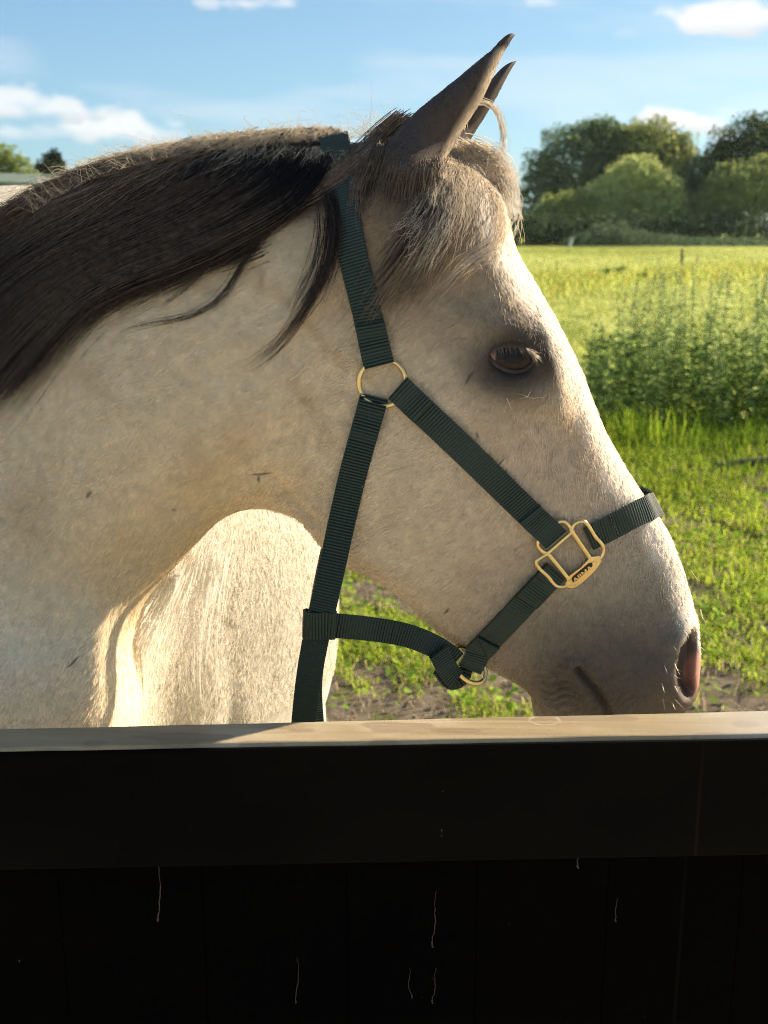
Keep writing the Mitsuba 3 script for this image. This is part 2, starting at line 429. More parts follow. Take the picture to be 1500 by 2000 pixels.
def tree(name, label, cat, D, lobes, leaves, size, c0, c1, seed, trunk=True, group=None, base_v=None):
    """Crown lobes on the blueprint (u, v, half width, half height in its pixels) at the distance D, standing on the ground."""
    r = np.random.default_rng(seed)
    k = D / FPX
    key = key_for(name)
    P, N_, A = [], [], []
    tot = sum(l[2] * l[3] for l in lobes)
    for (u, v_, ru, rv) in lobes:
        c = at(u, v_, D + r.uniform(-3, 3) * ru * k * .12)
        rad = np.array([ru * k, ru * k * .8, rv * k])
        n = int(leaves * ru * rv / tot)
        d_ = r.normal(0, 1, (n, 3))
        d_ /= np.linalg.norm(d_, axis=1, keepdims=True)
        lump = meshkit.fbm(d_ * 3.6 + seed + u, 4, seed)
        rr = (.38 + 1.10 * lump) * (1 - .45 * r.random(n) ** 2.0)
        p = c + d_ * rad * rr[:, None]
        # leaf clumps with gaps between
        g = meshkit.noise(p * (1.1 / max(.6, rad[2] * .12)) + 3, seed)
        ok = (g > .33) & (p[:, 2] > .15)
        P.append(p[ok]); N_.append((d_ + r.normal(0, .55, d_.shape))[ok]); A.append(g[ok])
    P, N_ = np.vstack(P), np.vstack(N_)
    col = tones(len(P), c0, c1, r, .16)
    v, f, c = leaf_cloud(P, N_, r.uniform(.6, 1.25, len(P)) * size, .75, col, r)
    scene[f'{key}__crown'] = mikit.ply(mesh_of(v, f), 'leaf_material', color=c)
    if trunk:
        u, v_, ru, rv = lobes[0]
        top_ = at(u, v_, D)
        b = top_ * [1, 1, 0]
        tr = smooth_path([b - [0, 0, .2], b + (top_ - b) * .4 + [.2, 0, 0], top_], 16)
        ms = [tube(tr, np.linspace(.42, .12, 16) * D / 130, 8)]
        for (u2, v2, ru2, rv2) in lobes:
            e = at(u2, v2 - rv2 * .3, D)
            s_ = tr[6 + int(r.integers(0, 6))]
            ms.append(tube(smooth_path([s_, (s_ + e) / 2 + r.normal(0, .3, 3), e], 12), np.linspace(.18, .04, 12) * D / 130, 6))
        scene[f'{key}__trunk'] = mikit.ply(trimesh.util.concatenate(ms), 'bark_material', True)
    tag(key, label, cat, group)
    return key


DK, DK2 = (.045, .10, .055), (.20, .265, .105)
OL, OL2 = (.13, .18, .065), (.44, .47, .17)
LT, LT2 = (.32, .39, .14), (.62, .68, .28)
tree('broad_tree', 'tall dark rounded tree just right of the forelock', 'tree', 140, [(1135, 335, 105, 98), (1175, 290, 62, 62), (1070, 380, 62, 82), (1210, 330, 60, 80)], 26000, .42, DK, DK2, 1)
tree('broad_tree', 'olive green tree crown lit by the sun behind the pale bush', 'tree', 138, [(1278, 330, 78, 88), (1240, 290, 48, 48), (1318, 320, 42, 60)], 20000, .40, OL, OL2, 2)
tree('broad_tree', 'big dark tree at the right edge of the picture', 'tree', 136, [(1475, 320, 100, 92), (1420, 340, 55, 70), (1515, 275, 62, 52), (1575, 330, 80, 100)], 28000, .42, DK, (.095, .11, .026), 3)
tree('bush', 'pale green willowy bush in front of the dark trees', 'bush', 128, [(1238, 382, 82, 76), (1185, 410, 60, 60), (1290, 400, 58, 62), (1245, 345, 48, 42)], 22000, .34, LT, LT2, 4, False)
tree('bush', 'low sunlit bush at the left end of the hedge', 'bush', 126, [(1100, 425, 70, 52), (1060, 445, 48, 36), (1140, 410, 40, 40)], 14000, .34, (.16, .22, .075), (.42, .48, .15), 5, False)
tree('bush', 'pale green bush under the big dark tree', 'bush', 127, [(1440, 385, 72, 66), (1500, 365, 66, 62), (1400, 415, 52, 50), (1560, 390, 70, 70)], 20000, .34, (.16, .22, .08), (.42, .48, .17), 6, False)
tree('bush', 'dark bush filling the gap between the two pale bushes', 'bush', 130, [(1345, 400, 62, 76), (1370, 350, 36, 50), (1330, 430, 60, 50)], 12000, .36, DK, DK2, 7, False)
tree('hedge', 'dark hedge along the foot of the trees', 'hedge', 122, [(u, 450 - 12 * (u < 960), 52, 34 + 14 * (u < 960)) for u in range(200, 1620, 58)], 50000, .32, (.05, .085, .045), (.11, .16, .075), 8, False)
tree('bramble_mound', 'long low bramble mound in the shade at the edge of the field', 'bramble', 112, [(1190, 468, 62, 34), (1145, 476, 42, 22), (1250, 474, 60, 24), (1320, 476, 60, 17), (1400, 477, 70, 15), (1490, 477, 70, 15)], 16000, .24, (.07, .115, .075), (.15, .21, .12), 9, False)
tree('broad_tree', 'light green tree at the left edge above the horse', 'tree', 95, [(20, 345, 52, 50), (-30, 330, 60, 60), (55, 375, 36, 34)], 9000, .30, LT, (.20, .25, .05), 10)
tree('conifer', 'small dark tree behind the mane at the left', 'tree', 100, [(100, 345, 34, 42), (106, 318, 17, 24), (130, 360, 30, 30)], 7000, .28, (.018, .032, .014), (.05, .07, .024), 11)
tree('bush', 'yellow green bush between the shed and the small dark tree', 'bush', 92, [(62, 372, 34, 26), (90, 385, 40, 24)], 4000, .28, (.12, .15, .02), (.25, .27, .04), 12, False)
# shed at the far left
scene['shed_wall'] = {'type': 'principled', 'roughness': .8, 'base_color': mikit.proc(lambda p, n, uv: mix((.05, .075, .055), (.08, .10, .075), noise(p.x * 3, p.z * .7, p.y)))}
scene['shed_roof'] = {'type': 'principled', 'roughness': .6, 'base_color': mikit.proc(lambda p, n, uv: mix((.11, .15, .12), (.15, .19, .155), noise(p.x * 2, p.y * 2)))}
b0, b1 = at(-160, 356, 85), at(74, 362, 85)
SH = 'shed'
tag(SH, 'grey green shed roof showing over the horse at the far left', 'shed')
put('wall', box(b0[0], b1[0], 85, 91, 0, b0[2]), 'shed_wall', SH)
rf = mesh_of([(b0[0] - .4, 84.6, b0[2] - .05), (b1[0] + .3, 84.6, b1[2] - .10), (b1[0] + .3, 91.4, b1[2] + .75), (b0[0] - .4, 91.4, b0[2] + .8),
              (b0[0] - .4, 84.6, b0[2] + .22), (b1[0] + .3, 84.6, b1[2] + .16), (b1[0] + .3, 91.4, b1[2] + 1.02), (b0[0] - .4, 91.4, b0[2] + 1.05)], [[0, 1, 2]])
rf = trimesh.convex.convex_hull(rf.vertices)
put('roof', rf, 'shed_roof', SH, label='pale sloping roof edge')
# fence post and pale stake in the field
scene['post_wood'] = {'type': 'principled', 'roughness': .85, 'base_color': mikit.proc(lambda p, n, uv: mix((.06, .045, .035), (.12, .10, .08), noise(p.x * 30, p.y * 30, p.z * 3)))}
scene['stake_white'] = {'type': 'principled', 'roughness': .7, 'base_color': rgb(.55, .58, .58)}
g = ground_at(1330, 526)
put('fence_post', tube([g + [0, 0, -.2], g + [.01, 0, .4], g + [.0, 0, .84]], [.055, .055, .05], 8), 'post_wood', smooth=40, label='thin dark fence post standing alone in the meadow', cat='post')
g = ground_at(1111, 483)
put('leaning_stake', tube([g + [0, 0, -.1], g + [.12, 0, .35], g + [.3, 0, .85]], [.16, .16, .13], 8), 'stake_white', smooth=40, label='pale leaning stake at the foot of the bramble mound', cat='stake')
# rail lying on the ground at the right
g0, g1 = ground_at(1398, 922), ground_at(1640, 916)
put('fallen_rail', tube(smooth_path([g0 + [0, 0, .04], (g0 + g1) / 2 + [0, .05, .055], g1 + [0, 0, .05]], 24), np.full(24, .034), 9, flat=.7), 'post_wood', smooth=50, label='weathered rail lying in the grass at the right edge', cat='rail')
# dock plants out in the meadow
for i, (u, v_, s) in enumerate([(1186, 540, .55), (1212, 537, .62), (1254, 545, .42), (1326, 543, .45)]):
    g = ground_at(u, v_)
    r = np.random.default_rng(400 + i)
    n = 46
    v, f, c = blades(np.full(n, g[0]) + r.normal(0, .02, n), np.full(n, g[1]) + r.normal(0, .02, n), r.uniform(.4, .8, n) * s, np.full(n, .12), 1.5, tones(n, (.14, .22, .05), (.28, .36, .10), r), z0=np.zeros(n), seed=500 + i, bend=.7)
    lab = ['dark dock clump in the meadow, first from the left', 'dark dock clump in the meadow, second from the left', 'dark dock clump in the meadow, third from the left', 'dark dock clump below the fence post in the meadow'][i]
    put('dock_plant', mesh_of(v, f), 'leaf_material', color=c, label=lab, cat='plant', group='dock clumps in the meadow')

# ------------------------------------------------------------------ stable door
def shaded_wood(p, n, uv):  # near-black wood: the dark interior's shade is put into the colour
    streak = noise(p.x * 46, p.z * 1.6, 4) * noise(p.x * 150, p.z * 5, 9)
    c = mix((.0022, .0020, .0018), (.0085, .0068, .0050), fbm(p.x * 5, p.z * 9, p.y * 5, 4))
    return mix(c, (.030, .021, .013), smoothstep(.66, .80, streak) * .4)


scene['door_shade'] = {'type': 'principled', 'base_color': mikit.proc(shaded_wood), 'roughness': .9, 'specular': .02}
scene['plank_shade'] = {'type': 'principled', 'base_color': mikit.proc(lambda p, n, uv: shaded_wood(p, n, uv) * .30), 'roughness': .9, 'specular': .02}


def ledge_color(p, n, uv):
    g = fbm(p.x * 6, (p.y + p.x * .04) * 130, 1, 4)
    c = mix((.22, .172, .100), (.34, .278, .170), g)
    c = mix(c, (.39, .335, .24), smoothstep(.50, .72, fbm(p.x * 9, p.y * 26, 7, 4)) * .7)
    c = mix(c, (.17, .125, .085), smoothstep(.60, .70, noise(p.x * 30, p.y * 90, 3)) * .5)
    ring = dr.abs(dr.sqrt(dr.square((p.x - .135) / 1.5) + dr.square(p.y - .875)) - .0085)
    c = mix(c, (.58, .52, .43), (1 - smoothstep(.0, .0016, ring)) * .6 * noise(p.x * 300, p.y * 300))
    return mix(c, (.40, .385, .36), smoothstep(.22, .34, p.x) * .55)


scene['ledge_wood'] = {'type': 'bumpmap', 'height': mikit.proc(lambda p, n, uv: fbm(p.x * 10, p.y * 170, 2, 3), 5e-4), 'scale': .0012,
                       'bsdf': {'type': 'principled', 'base_color': mikit.proc(ledge_color), 'roughness': .6, 'specular': .35}}
ZL = 1.24
fl, fr, nl, nr = (ground_at(u, v, ZL) for u, v in ((0, 1421), (1500, 1384.5), (0, 1461), (1500, 1434)))
ax = (fr - fl) / np.linalg.norm(fr - fl)
ay = np.array([-ax[1], ax[0], 0])


def front(x):                                                      # near edge of the ledge, as a line across
    return nl + (nr - nl) * ((x - nl[0]) / (nr[0] - nl[0]))


def back(x):
    return fl + (fr - fl) * ((x - fl[0]) / (fr[0] - fl[0]))


DOOR = 'stable_door'
tag(DOOR, 'stable door with shade put into its near black colour and a worn bare wooden top ledge', 'door')
X0, X1 = -.62, .72
xs = np.linspace(X0, X1, 90)
wob = (meshkit.fbm(np.stack([xs * 9, xs * 0, xs * 0], -1), 3, 2) - .5) * .0028
sec = []
for i, x in enumerate(xs):
    a_, b_ = front(x) + [0, wob[i], 0], back(x) - [0, wob[-i - 1], 0]
    e = np.array([0, .004, 0])
    sec.append([a_ - [0, 0, .024], a_ - [0, 0, .004], a_ + e * .5 - [0, 0, .001], a_ + e, b_ - e, b_ - e * .3 - [0, 0, .002], b_ - [0, 0, .006], b_ - [0, 0, .024]])
q = np.array(sec)
m = q.shape[1]
v = np.vstack([q.reshape(-1, 3), q[0].mean(0), q[-1].mean(0)])
k = np.arange(m)
f = np.vstack([grid_faces(90, m, True), np.stack([k * 0 + 90 * m, (k + 1) % m, k], 1), np.stack([k * 0 + 90 * m + 1, 89 * m + k, 89 * m + (k + 1) % m], 1)])
led = mesh_of(v, f)
if led.volume < 0:
    led.invert()
put('ledge', led, 'ledge_wood', DOOR, smooth=40, label='worn bare wooden ledge along the top')


def door_board(name, x0, x1, z0, z1, d0, d1, mat, bev=.003, lab=None):
    """A board on the near face, d0..d1 metres behind the ledge's near edge."""
    p, q = [], []
    o = []
    for x in (x0, x1):
        for d in (d0, d1):
            for z in (z0, z1):
                o.append(front(x) * [1, 1, 0] + [0, d, z])
    o = np.array(o)
    c = o.mean(0)
    pts = []
    for w in o:
        s = np.sign(w - c)
        for ax_ in range(3):
            e = np.ones(3) * bev
            e[ax_] = 0
            pts.append(w - s * e)
    put(name, trimesh.convex.convex_hull(np.array(pts)), mat, DOOR, label=lab)


door_board('top_rail', X0, X1, ZL - .108, ZL - .0035, -.002, .034, 'door_shade', lab='near black top rail under the ledge, shade put into its colour')
r = np.random.default_rng(12)
x = X0
while x < X1 - .02:
    w = .118 + r.uniform(-.006, .006)
    door_board('plank', x, min(x + w, X1) - .0003, .06, ZL - .020, .0345 - .013 + r.uniform(-.0002, .0002), .0345, 'plank_shade', .0008)
    x += w
scene['bounce_wood'] = {'type': 'diffuse', 'reflectance': mikit.proc(lambda p, n, uv: mix((.38, .36, .31), (.54, .52, .46), fbm(p.x * 20, p.z * 3, 2)))}  # unseen far side of the door, kept pale to bounce light
door_board('bounce_boarding', X0, X1, .06, ZL - .026, .0352, .0395, 'bounce_wood', .001, 'unseen outer face, made pale to bounce light onto the horse')
door_board('bottom_rail', X0, X1, .10, .22, -.002, .020, 'door_shade')
# dried drips of paint and resin on the inside of the door
scene['drip_material'] = {'type': 'principled', 'roughness': .4, 'base_color': rgb(.009, .007, .005)}
for (u, v0, v1, rr) in [(855, 1500, 1632, 1.0), (868, 1530, 1545, 1.6), (1135, 1500, 1640, .8), (1132, 1640, 1695, 1.2), (310, 1690, 1800, 1.2), (852, 1740, 1850, .9), (852, 1890, 1960, .7), (798, 1890, 1950, .6), (1206, 1755, 1800, .7), (964, 1626, 1642, 1.6), (30, 1800, 1880, .7), (580, 1870, 1960, .7)]:
    zf = .006 if v0 < 1630 else 0
    Yd = front((u - 750) / FPX * .85)[1] + (-.0024 if v1 < 1640 and v0 < 1625 else .0205)
    n = 24
    vv_ = np.linspace(v0, v1, n)
    p = at(u + np.cumsum(np.random.default_rng(u).normal(0, .9, n)), vv_, Yd)
    ra = (.0003 + .0004 * np.abs(np.sin(np.arange(n) * 1.7 + u)) * (np.arange(n) > n * .3)) * rr
    ra[-3:] *= 1.8
    put('drip', tube(p, ra, 7), 'drip_material', DOOR, smooth=True)
# ------------------------------------------------------------------ the horse: coat materials
def ell(u, v, ru, rv, Y=1.0, rot=0.0):
    """An elliptic coat patch: centre and half sizes taken from the blueprint, in metres on the x, z plane."""
    c = at(u, v, Y)
    k = Y * 1.03 / FPX
    return (c[0], c[2], ru * k, rv * k, math.cos(rot), math.sin(rot))


def patch(x, z, e, soft=1.0):
    cx, cz, rx, rz, c, s = e
    dx, dz = x - cx, -(z - cz)
    q = dr.sqrt(dr.square((dx * c + dz * s) / rx) + dr.square((-dx * s + dz * c) / rz))
    return 1 - smoothstep(1 - .55 * soft, 1 + .55 * soft, q)


P_MUZZLE = ell(1220, 1330, 280, 200, 1.03, 0.35)
P_MOUTH = ell(1150, 1350, 150, 110, 1.03)
P_EYE = ell(1000, 708, 100, 90, .98, 0.15)
P_EYE2 = ell(1000, 700, 88, 64, .98)
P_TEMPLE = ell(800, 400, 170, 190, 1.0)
P_FORE = ell(960, 560, 190, 95, 1.0, .3)
P_NOSE = ell(1180, 850, 150, 260, 1.03, -.45)
P_STAIN = [ell(560, 590, 200, 14, 1.0, .72), ell(590, 780, 60, 14, 1.0, 1.0), ell(410, 530, 50, 26, 1.0), ell(165, 760, 60, 30, 1.0, .3),
           ell(390, 890, 40, 50, 1.0), ell(20, 1010, 50, 60, 1.0), ell(700, 470, 50, 60, 1.0), ell(1140, 850, 30, 60, 1.03, -.3), ell(480, 850, 30, 60, 1.0)]
P_NOSTRIL = ell(1349, 1302, 17, 42, 1.05, .12)
P_NOSTRIL2 = ell(1336, 1303, 27, 70, 1.05, .10)
P_EAR = ell(930, 140, 130, 34, 1.04, -.83)
P_NICKS = [ell(908, 737, 3, 15, .98, .3), ell(1063, 985, 4, 11, 1.0, .2), ell(994, 915, 3, 9, 1.0), ell(1033, 962, 4, 4, 1.0), ell(915, 828, 3, 4, 1.0), ell(878, 1199, 7, 2.5, 1.0, -.6), ell(326, 1002, 3, 3, 1.0), ell(112, 1300, 20, 3, 1.0, -.5),
           ell(975, 888, 2.5, 12, 1.0, .5), ell(505, 945, 26, 3, 1.0), ell(497, 958, 4, 10, 1.0, .3), ell(182, 945, 4, 9, 1.0, .6)]
P_CREAM = ell(330, 950, 420, 300, 1.0, -.5)
P_SHOULDER = ell(80, 1400, 330, 230, 1.03)  # pale shoulder coat, lifted further to put lacking bounce light into it
P_CHEEK = ell(780, 1060, 170, 200, 1.0)


FACE_SUN_RIM = at(np.array([955, 1000, 1080, 1158, 1246, 1322, 1362]), np.array([380, 478, 628, 800, 955, 1092, 1230]), 1.08)[:, [0, 2]]  # upper outline of the face; its sunlit rim is painted into the coat


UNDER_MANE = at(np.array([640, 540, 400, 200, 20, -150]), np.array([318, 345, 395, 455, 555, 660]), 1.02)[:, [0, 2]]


def line_dist(x, z, pts):
    best = mi.Float(9.0)
    for a, b in zip(pts[:-1], pts[1:]):
        e = b - a
        L = float(e @ e)
        t = dr.clip(((x - a[0]) * e[0] + (z - a[1]) * e[1]) / L, 0, 1)
        best = dr.minimum(best, dr.sqrt(dr.square(x - a[0] - t * e[0]) + dr.square(z - a[1] - t * e[1])))
    return best


def coat(p, n, uv, gain=1.0):
    x, y, z = p.x, p.y, p.z
    w = x + .025 * (noise(x * 22, z * 22, y * 9) - .5)
    h = z + .025 * (noise(x * 22 + 50, z * 22, y * 9) - .5)
    base = mi.Color3f(.60, .515, .385)
    base = mix(base, (.64, .54, .375), patch(w, h, P_CREAM, 1.4) * .8)
    front = dr.select(y > 1.215, 1.0, 0.0)
    side = 1 - front
    base = mix(base, (.60, .595, .56), front)
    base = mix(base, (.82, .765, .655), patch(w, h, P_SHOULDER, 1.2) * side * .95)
    face = smoothstep(-.02, .09, x) * side
    base = mix(base, (.49, .42, .335), face * .8)
    base = mix(base, (.60, .515, .40), patch(w, h, P_CHEEK, 1.5) * side * .8)
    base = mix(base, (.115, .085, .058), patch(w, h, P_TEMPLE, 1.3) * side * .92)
    base = mix(base, (.27, .215, .16), patch(w, h, P_FORE, 1.4) * side * .75)
    base = mix(base, (.42, .355, .29), patch(w, h, P_NOSE, 1.3) * side * .6)
    base = mix(base, (.095, .085, .079), patch(w, h, P_MUZZLE, 1.4) * side * .9)
    base = mix(base, (.055, .049, .046), patch(w, h, P_MOUTH, 1.5) * side * .6)
    base = mix(base, (.085, .070, .060), patch(w, h, P_EYE, 1.2) * side * .88)
    base = mix(base, (.032, .027, .025), patch(w, h, P_EYE2, .9) * side * .92)
    for e in P_NICKS:
        base = mix(base, (.06, .045, .04), patch(w, h, e, 1.0) * side * .7)
    base = mix(base, (.20, .16, .13), patch(w, h, P_EAR, 1.5) * .8)
    for k, e in enumerate(P_STAIN):
        base = mix(base, (.40, .26, .135), patch(w, h, e, 1.6) * side * (.30 if k else .34))
    base = mix(base, (.86, .82, .77), (1 - smoothstep(.012, .034, line_dist(w, h, FACE_SUN_RIM))) * side * .85)
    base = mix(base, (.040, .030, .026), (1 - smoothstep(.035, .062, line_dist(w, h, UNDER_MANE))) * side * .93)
    fine = fbm(x * 140, z * 140, y * 140)
    blot = fbm(x * 14 + 3, z * 14, y * 14)
    return base * mi.Color3f(1.06, 1.0, .90) * (.61 + .42 * fine + .08 * blot + .30 * noise(p.x * 520, p.z * 520, p.y * 520)) * gain


def skin(p, n, uv):
    c = coat(p, n, uv, .82)
    inner = patch(p.x, p.z, P_NOSTRIL2, .3) * dr.select(p.y < 1.2, 1.0, 0.0)
    c = mix(c, (.13, .095, .082), inner * .9)
    return mix(c, (.46, .235, .18), patch(p.x, p.z, P_NOSTRIL, .5) * inner)


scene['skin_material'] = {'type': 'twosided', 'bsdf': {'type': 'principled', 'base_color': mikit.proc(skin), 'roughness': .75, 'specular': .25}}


EAR_SUN_RIM = at(np.array([862, 872, 890, 912, 940, 962, 978]), np.array([372, 325, 282, 244, 200, 152, 118]), 1.03)[:, [0, 2]]


def ear_color(p, n, uv):
    t = smoothstep(1.655, 1.73, p.z + .02 * noise(p.x * 40, p.z * 40))
    c = mix((.105, .082, .060), (.058, .046, .040), t)
    c = mix(c, (.42, .34, .25), (1 - smoothstep(.004, .011, line_dist(p.x, p.z, EAR_SUN_RIM))) * dr.select(p.y < 1.08, 1.0, 0.0))  # sunlit strip on the near ear's front edge, painted into the colour
    return c * (.7 + .5 * fbm(p.x * 180, p.z * 90, p.y * 180))


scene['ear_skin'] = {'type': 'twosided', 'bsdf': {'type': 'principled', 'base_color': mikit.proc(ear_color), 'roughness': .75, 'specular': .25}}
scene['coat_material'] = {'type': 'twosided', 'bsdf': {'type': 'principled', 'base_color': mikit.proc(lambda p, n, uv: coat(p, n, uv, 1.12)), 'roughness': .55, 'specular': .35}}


def sstep(a, b, x):
    t = np.clip((x - a) / (b - a), 0, 1)
    return t * t * (3 - 2 * t)


# ------------------------------------------------------------------ the horse: neck and head as one loft between its upper and lower outlines
STATIONS = np.array([  # upper outline u, v; lower outline u, v; depth of the middle plane
    (-560, 640, -330, 2250, 1.36), (-330, 560, -80, 2120, 1.30), (-160, 500, 110, 1960, 1.24), (0, 470, 238, 1710, 1.19), (100, 398, 270, 1430, 1.16),
    (210, 348, 262, 1222, 1.13), (320, 322, 346, 1098, 1.11), (430, 302, 418, 1022, 1.095), (540, 288, 470, 992, 1.085), (650, 283, 512, 988, 1.08),
    (745, 282, 545, 992, 1.08), (845, 300, 577, 1001, 1.08), (925, 335, 602, 1020, 1.08), (975, 395, 628, 1052, 1.08), (998, 475, 660, 1084, 1.08),
    (1036, 550, 704, 1104, 1.08), (1080, 628, 756, 1132, 1.08), (1120, 708, 800, 1172, 1.08), (1158, 800, 842, 1212, 1.08), (1196, 876, 890, 1250, 1.08),
    (1246, 955, 935, 1286, 1.08), (1292, 1022, 975, 1308, 1.08), (1322, 1092, 1005, 1326, 1.08), (1342, 1154, 1028, 1344, 1.08), (1354, 1210, 1040, 1370, 1.08),
    (1357, 1266, 1046, 1406, 1.08), (1352, 1318, 1062, 1440, 1.08), (1328, 1362, 1092, 1466, 1.08), (1300, 1402, 1132, 1484, 1.08), (1268, 1432, 1172, 1488, 1.08), (1232, 1452, 1200, 1480, 1.08)], float)
WIDTHS = np.array([  # blueprint position and half width in metres
    (-400, 1200, .22), (-250, 700, .10), (-150, 1400, .22), (0, 1300, .19), (0, 900, .155), (0, 620, .10), (200, 1120, .15), (200, 760, .12), (200, 450, .065),
    (400, 920, .118), (400, 640, .095), (400, 400, .055), (500, 330, .048), (550, 900, .105), (540, 700, .092), (590, 480, .076), (650, 330, .062), (650, 560, .09),
    (650, 800, .096), (590, 970, .085), (760, 330, .088), (790, 450, .103), (860, 520, .107), (880, 380, .098), (900, 440, .104), (958, 450, .096), (962, 380, .088), (1000, 690, .122), (985, 615, .124), (900, 640, .106),
    (800, 640, .098), (730, 700, .097), (760, 880, .098), (700, 1030, .085), (840, 1010, .087), (900, 860, .094), (950, 800, .102), (1060, 800, .095), (1070, 700, .113), (1030, 560, .11),
    (1090, 930, .074), (1170, 930, .062), (1000, 1060, .07), (900, 1160, .062), (1100, 1090, .060), (1200, 1070, .053), (1280, 1130, .054), (1150, 1220, .060), (1250, 1240, .064),
    (1310, 1290, .068), (1050, 1260, .05), (1110, 1380, .052), (1210, 1400, .055), (1000, 1280, .042), (1180, 1480, .045)], float)
width_of = RBFInterpolator(WIDTHS[:, :2] / 300, WIDTHS[:, 2], kernel='thin_plate_spline', smoothing=.0008)
NS, NT = 460, 200
s_fine = np.linspace(0, len(STATIONS) - 1, NS)
st = CubicSpline(np.arange(len(STATIONS)), STATIONS)(s_fine)
theta = np.arange(NT) * 2 * np.pi / NT
boxy = sstep(8.5, 12.0, s_fine)[:, None] * (1 - .6 * sstep(21, 25, s_fine)[:, None])             # the head is squarer in section than the neck
cosine = np.sign(np.cos(theta))[None] * np.abs(np.cos(theta))[None] ** (.93 - .31 * boxy)
sine = np.sign(np.sin(theta))[None] * np.abs(np.sin(theta))[None] ** (.90 - .34 * boxy)
mid, half = (st[:, 0:2] + st[:, 2:4]) / 2, (st[:, 0:2] - st[:, 2:4]) / 2
plan = mid[:, None] + cosine[..., None] * half[:, None]                   # (NS, NT, 2) on the blueprint
W = np.clip(width_of(plan.reshape(-1, 2) / 300).reshape(NS, NT), .02, .3)
yc = np.broadcast_to(st[:, 4:5], (NS, NT))
flatp = at(plan[..., 0], plan[..., 1], yc)
loft = flatp.copy()
loft[..., 1] = yc - sine * W


def g2(x, z, u, v, ru, rv, rot=0.0, Y=1.0):
    e = ell(u, v, ru, rv, Y, rot)
    dx, dz = x - e[0], -(z - e[1])
    return np.exp(-((dx * e[4] + dz * e[5]) / e[2]) ** 2 - ((-dx * e[5] + dz * e[4]) / e[3]) ** 2)


def seg_dist(x, z, pts, Y=1.0):
    p = at(np.array(pts)[:, 0], np.array(pts)[:, 1], Y)[:, [0, 2]]
    q = np.stack([x, z], -1)
    best, along = np.full(x.shape, 9.0), np.zeros(x.shape)
    acc = 0.0
    for a, b in zip(p[:-1], p[1:]):
        L = np.linalg.norm(b - a)
        t = np.clip(((q - a) @ (b - a)) / L ** 2, 0, 1)
        d = np.linalg.norm(q - a - t[..., None] * (b - a), axis=-1)
        along = np.where(d < best, acc + t * L, along)
        best = np.minimum(best, d)
        acc += L
    return best, along / acc




EYE = at(999, 699, .975)                                        # middle of the lid opening


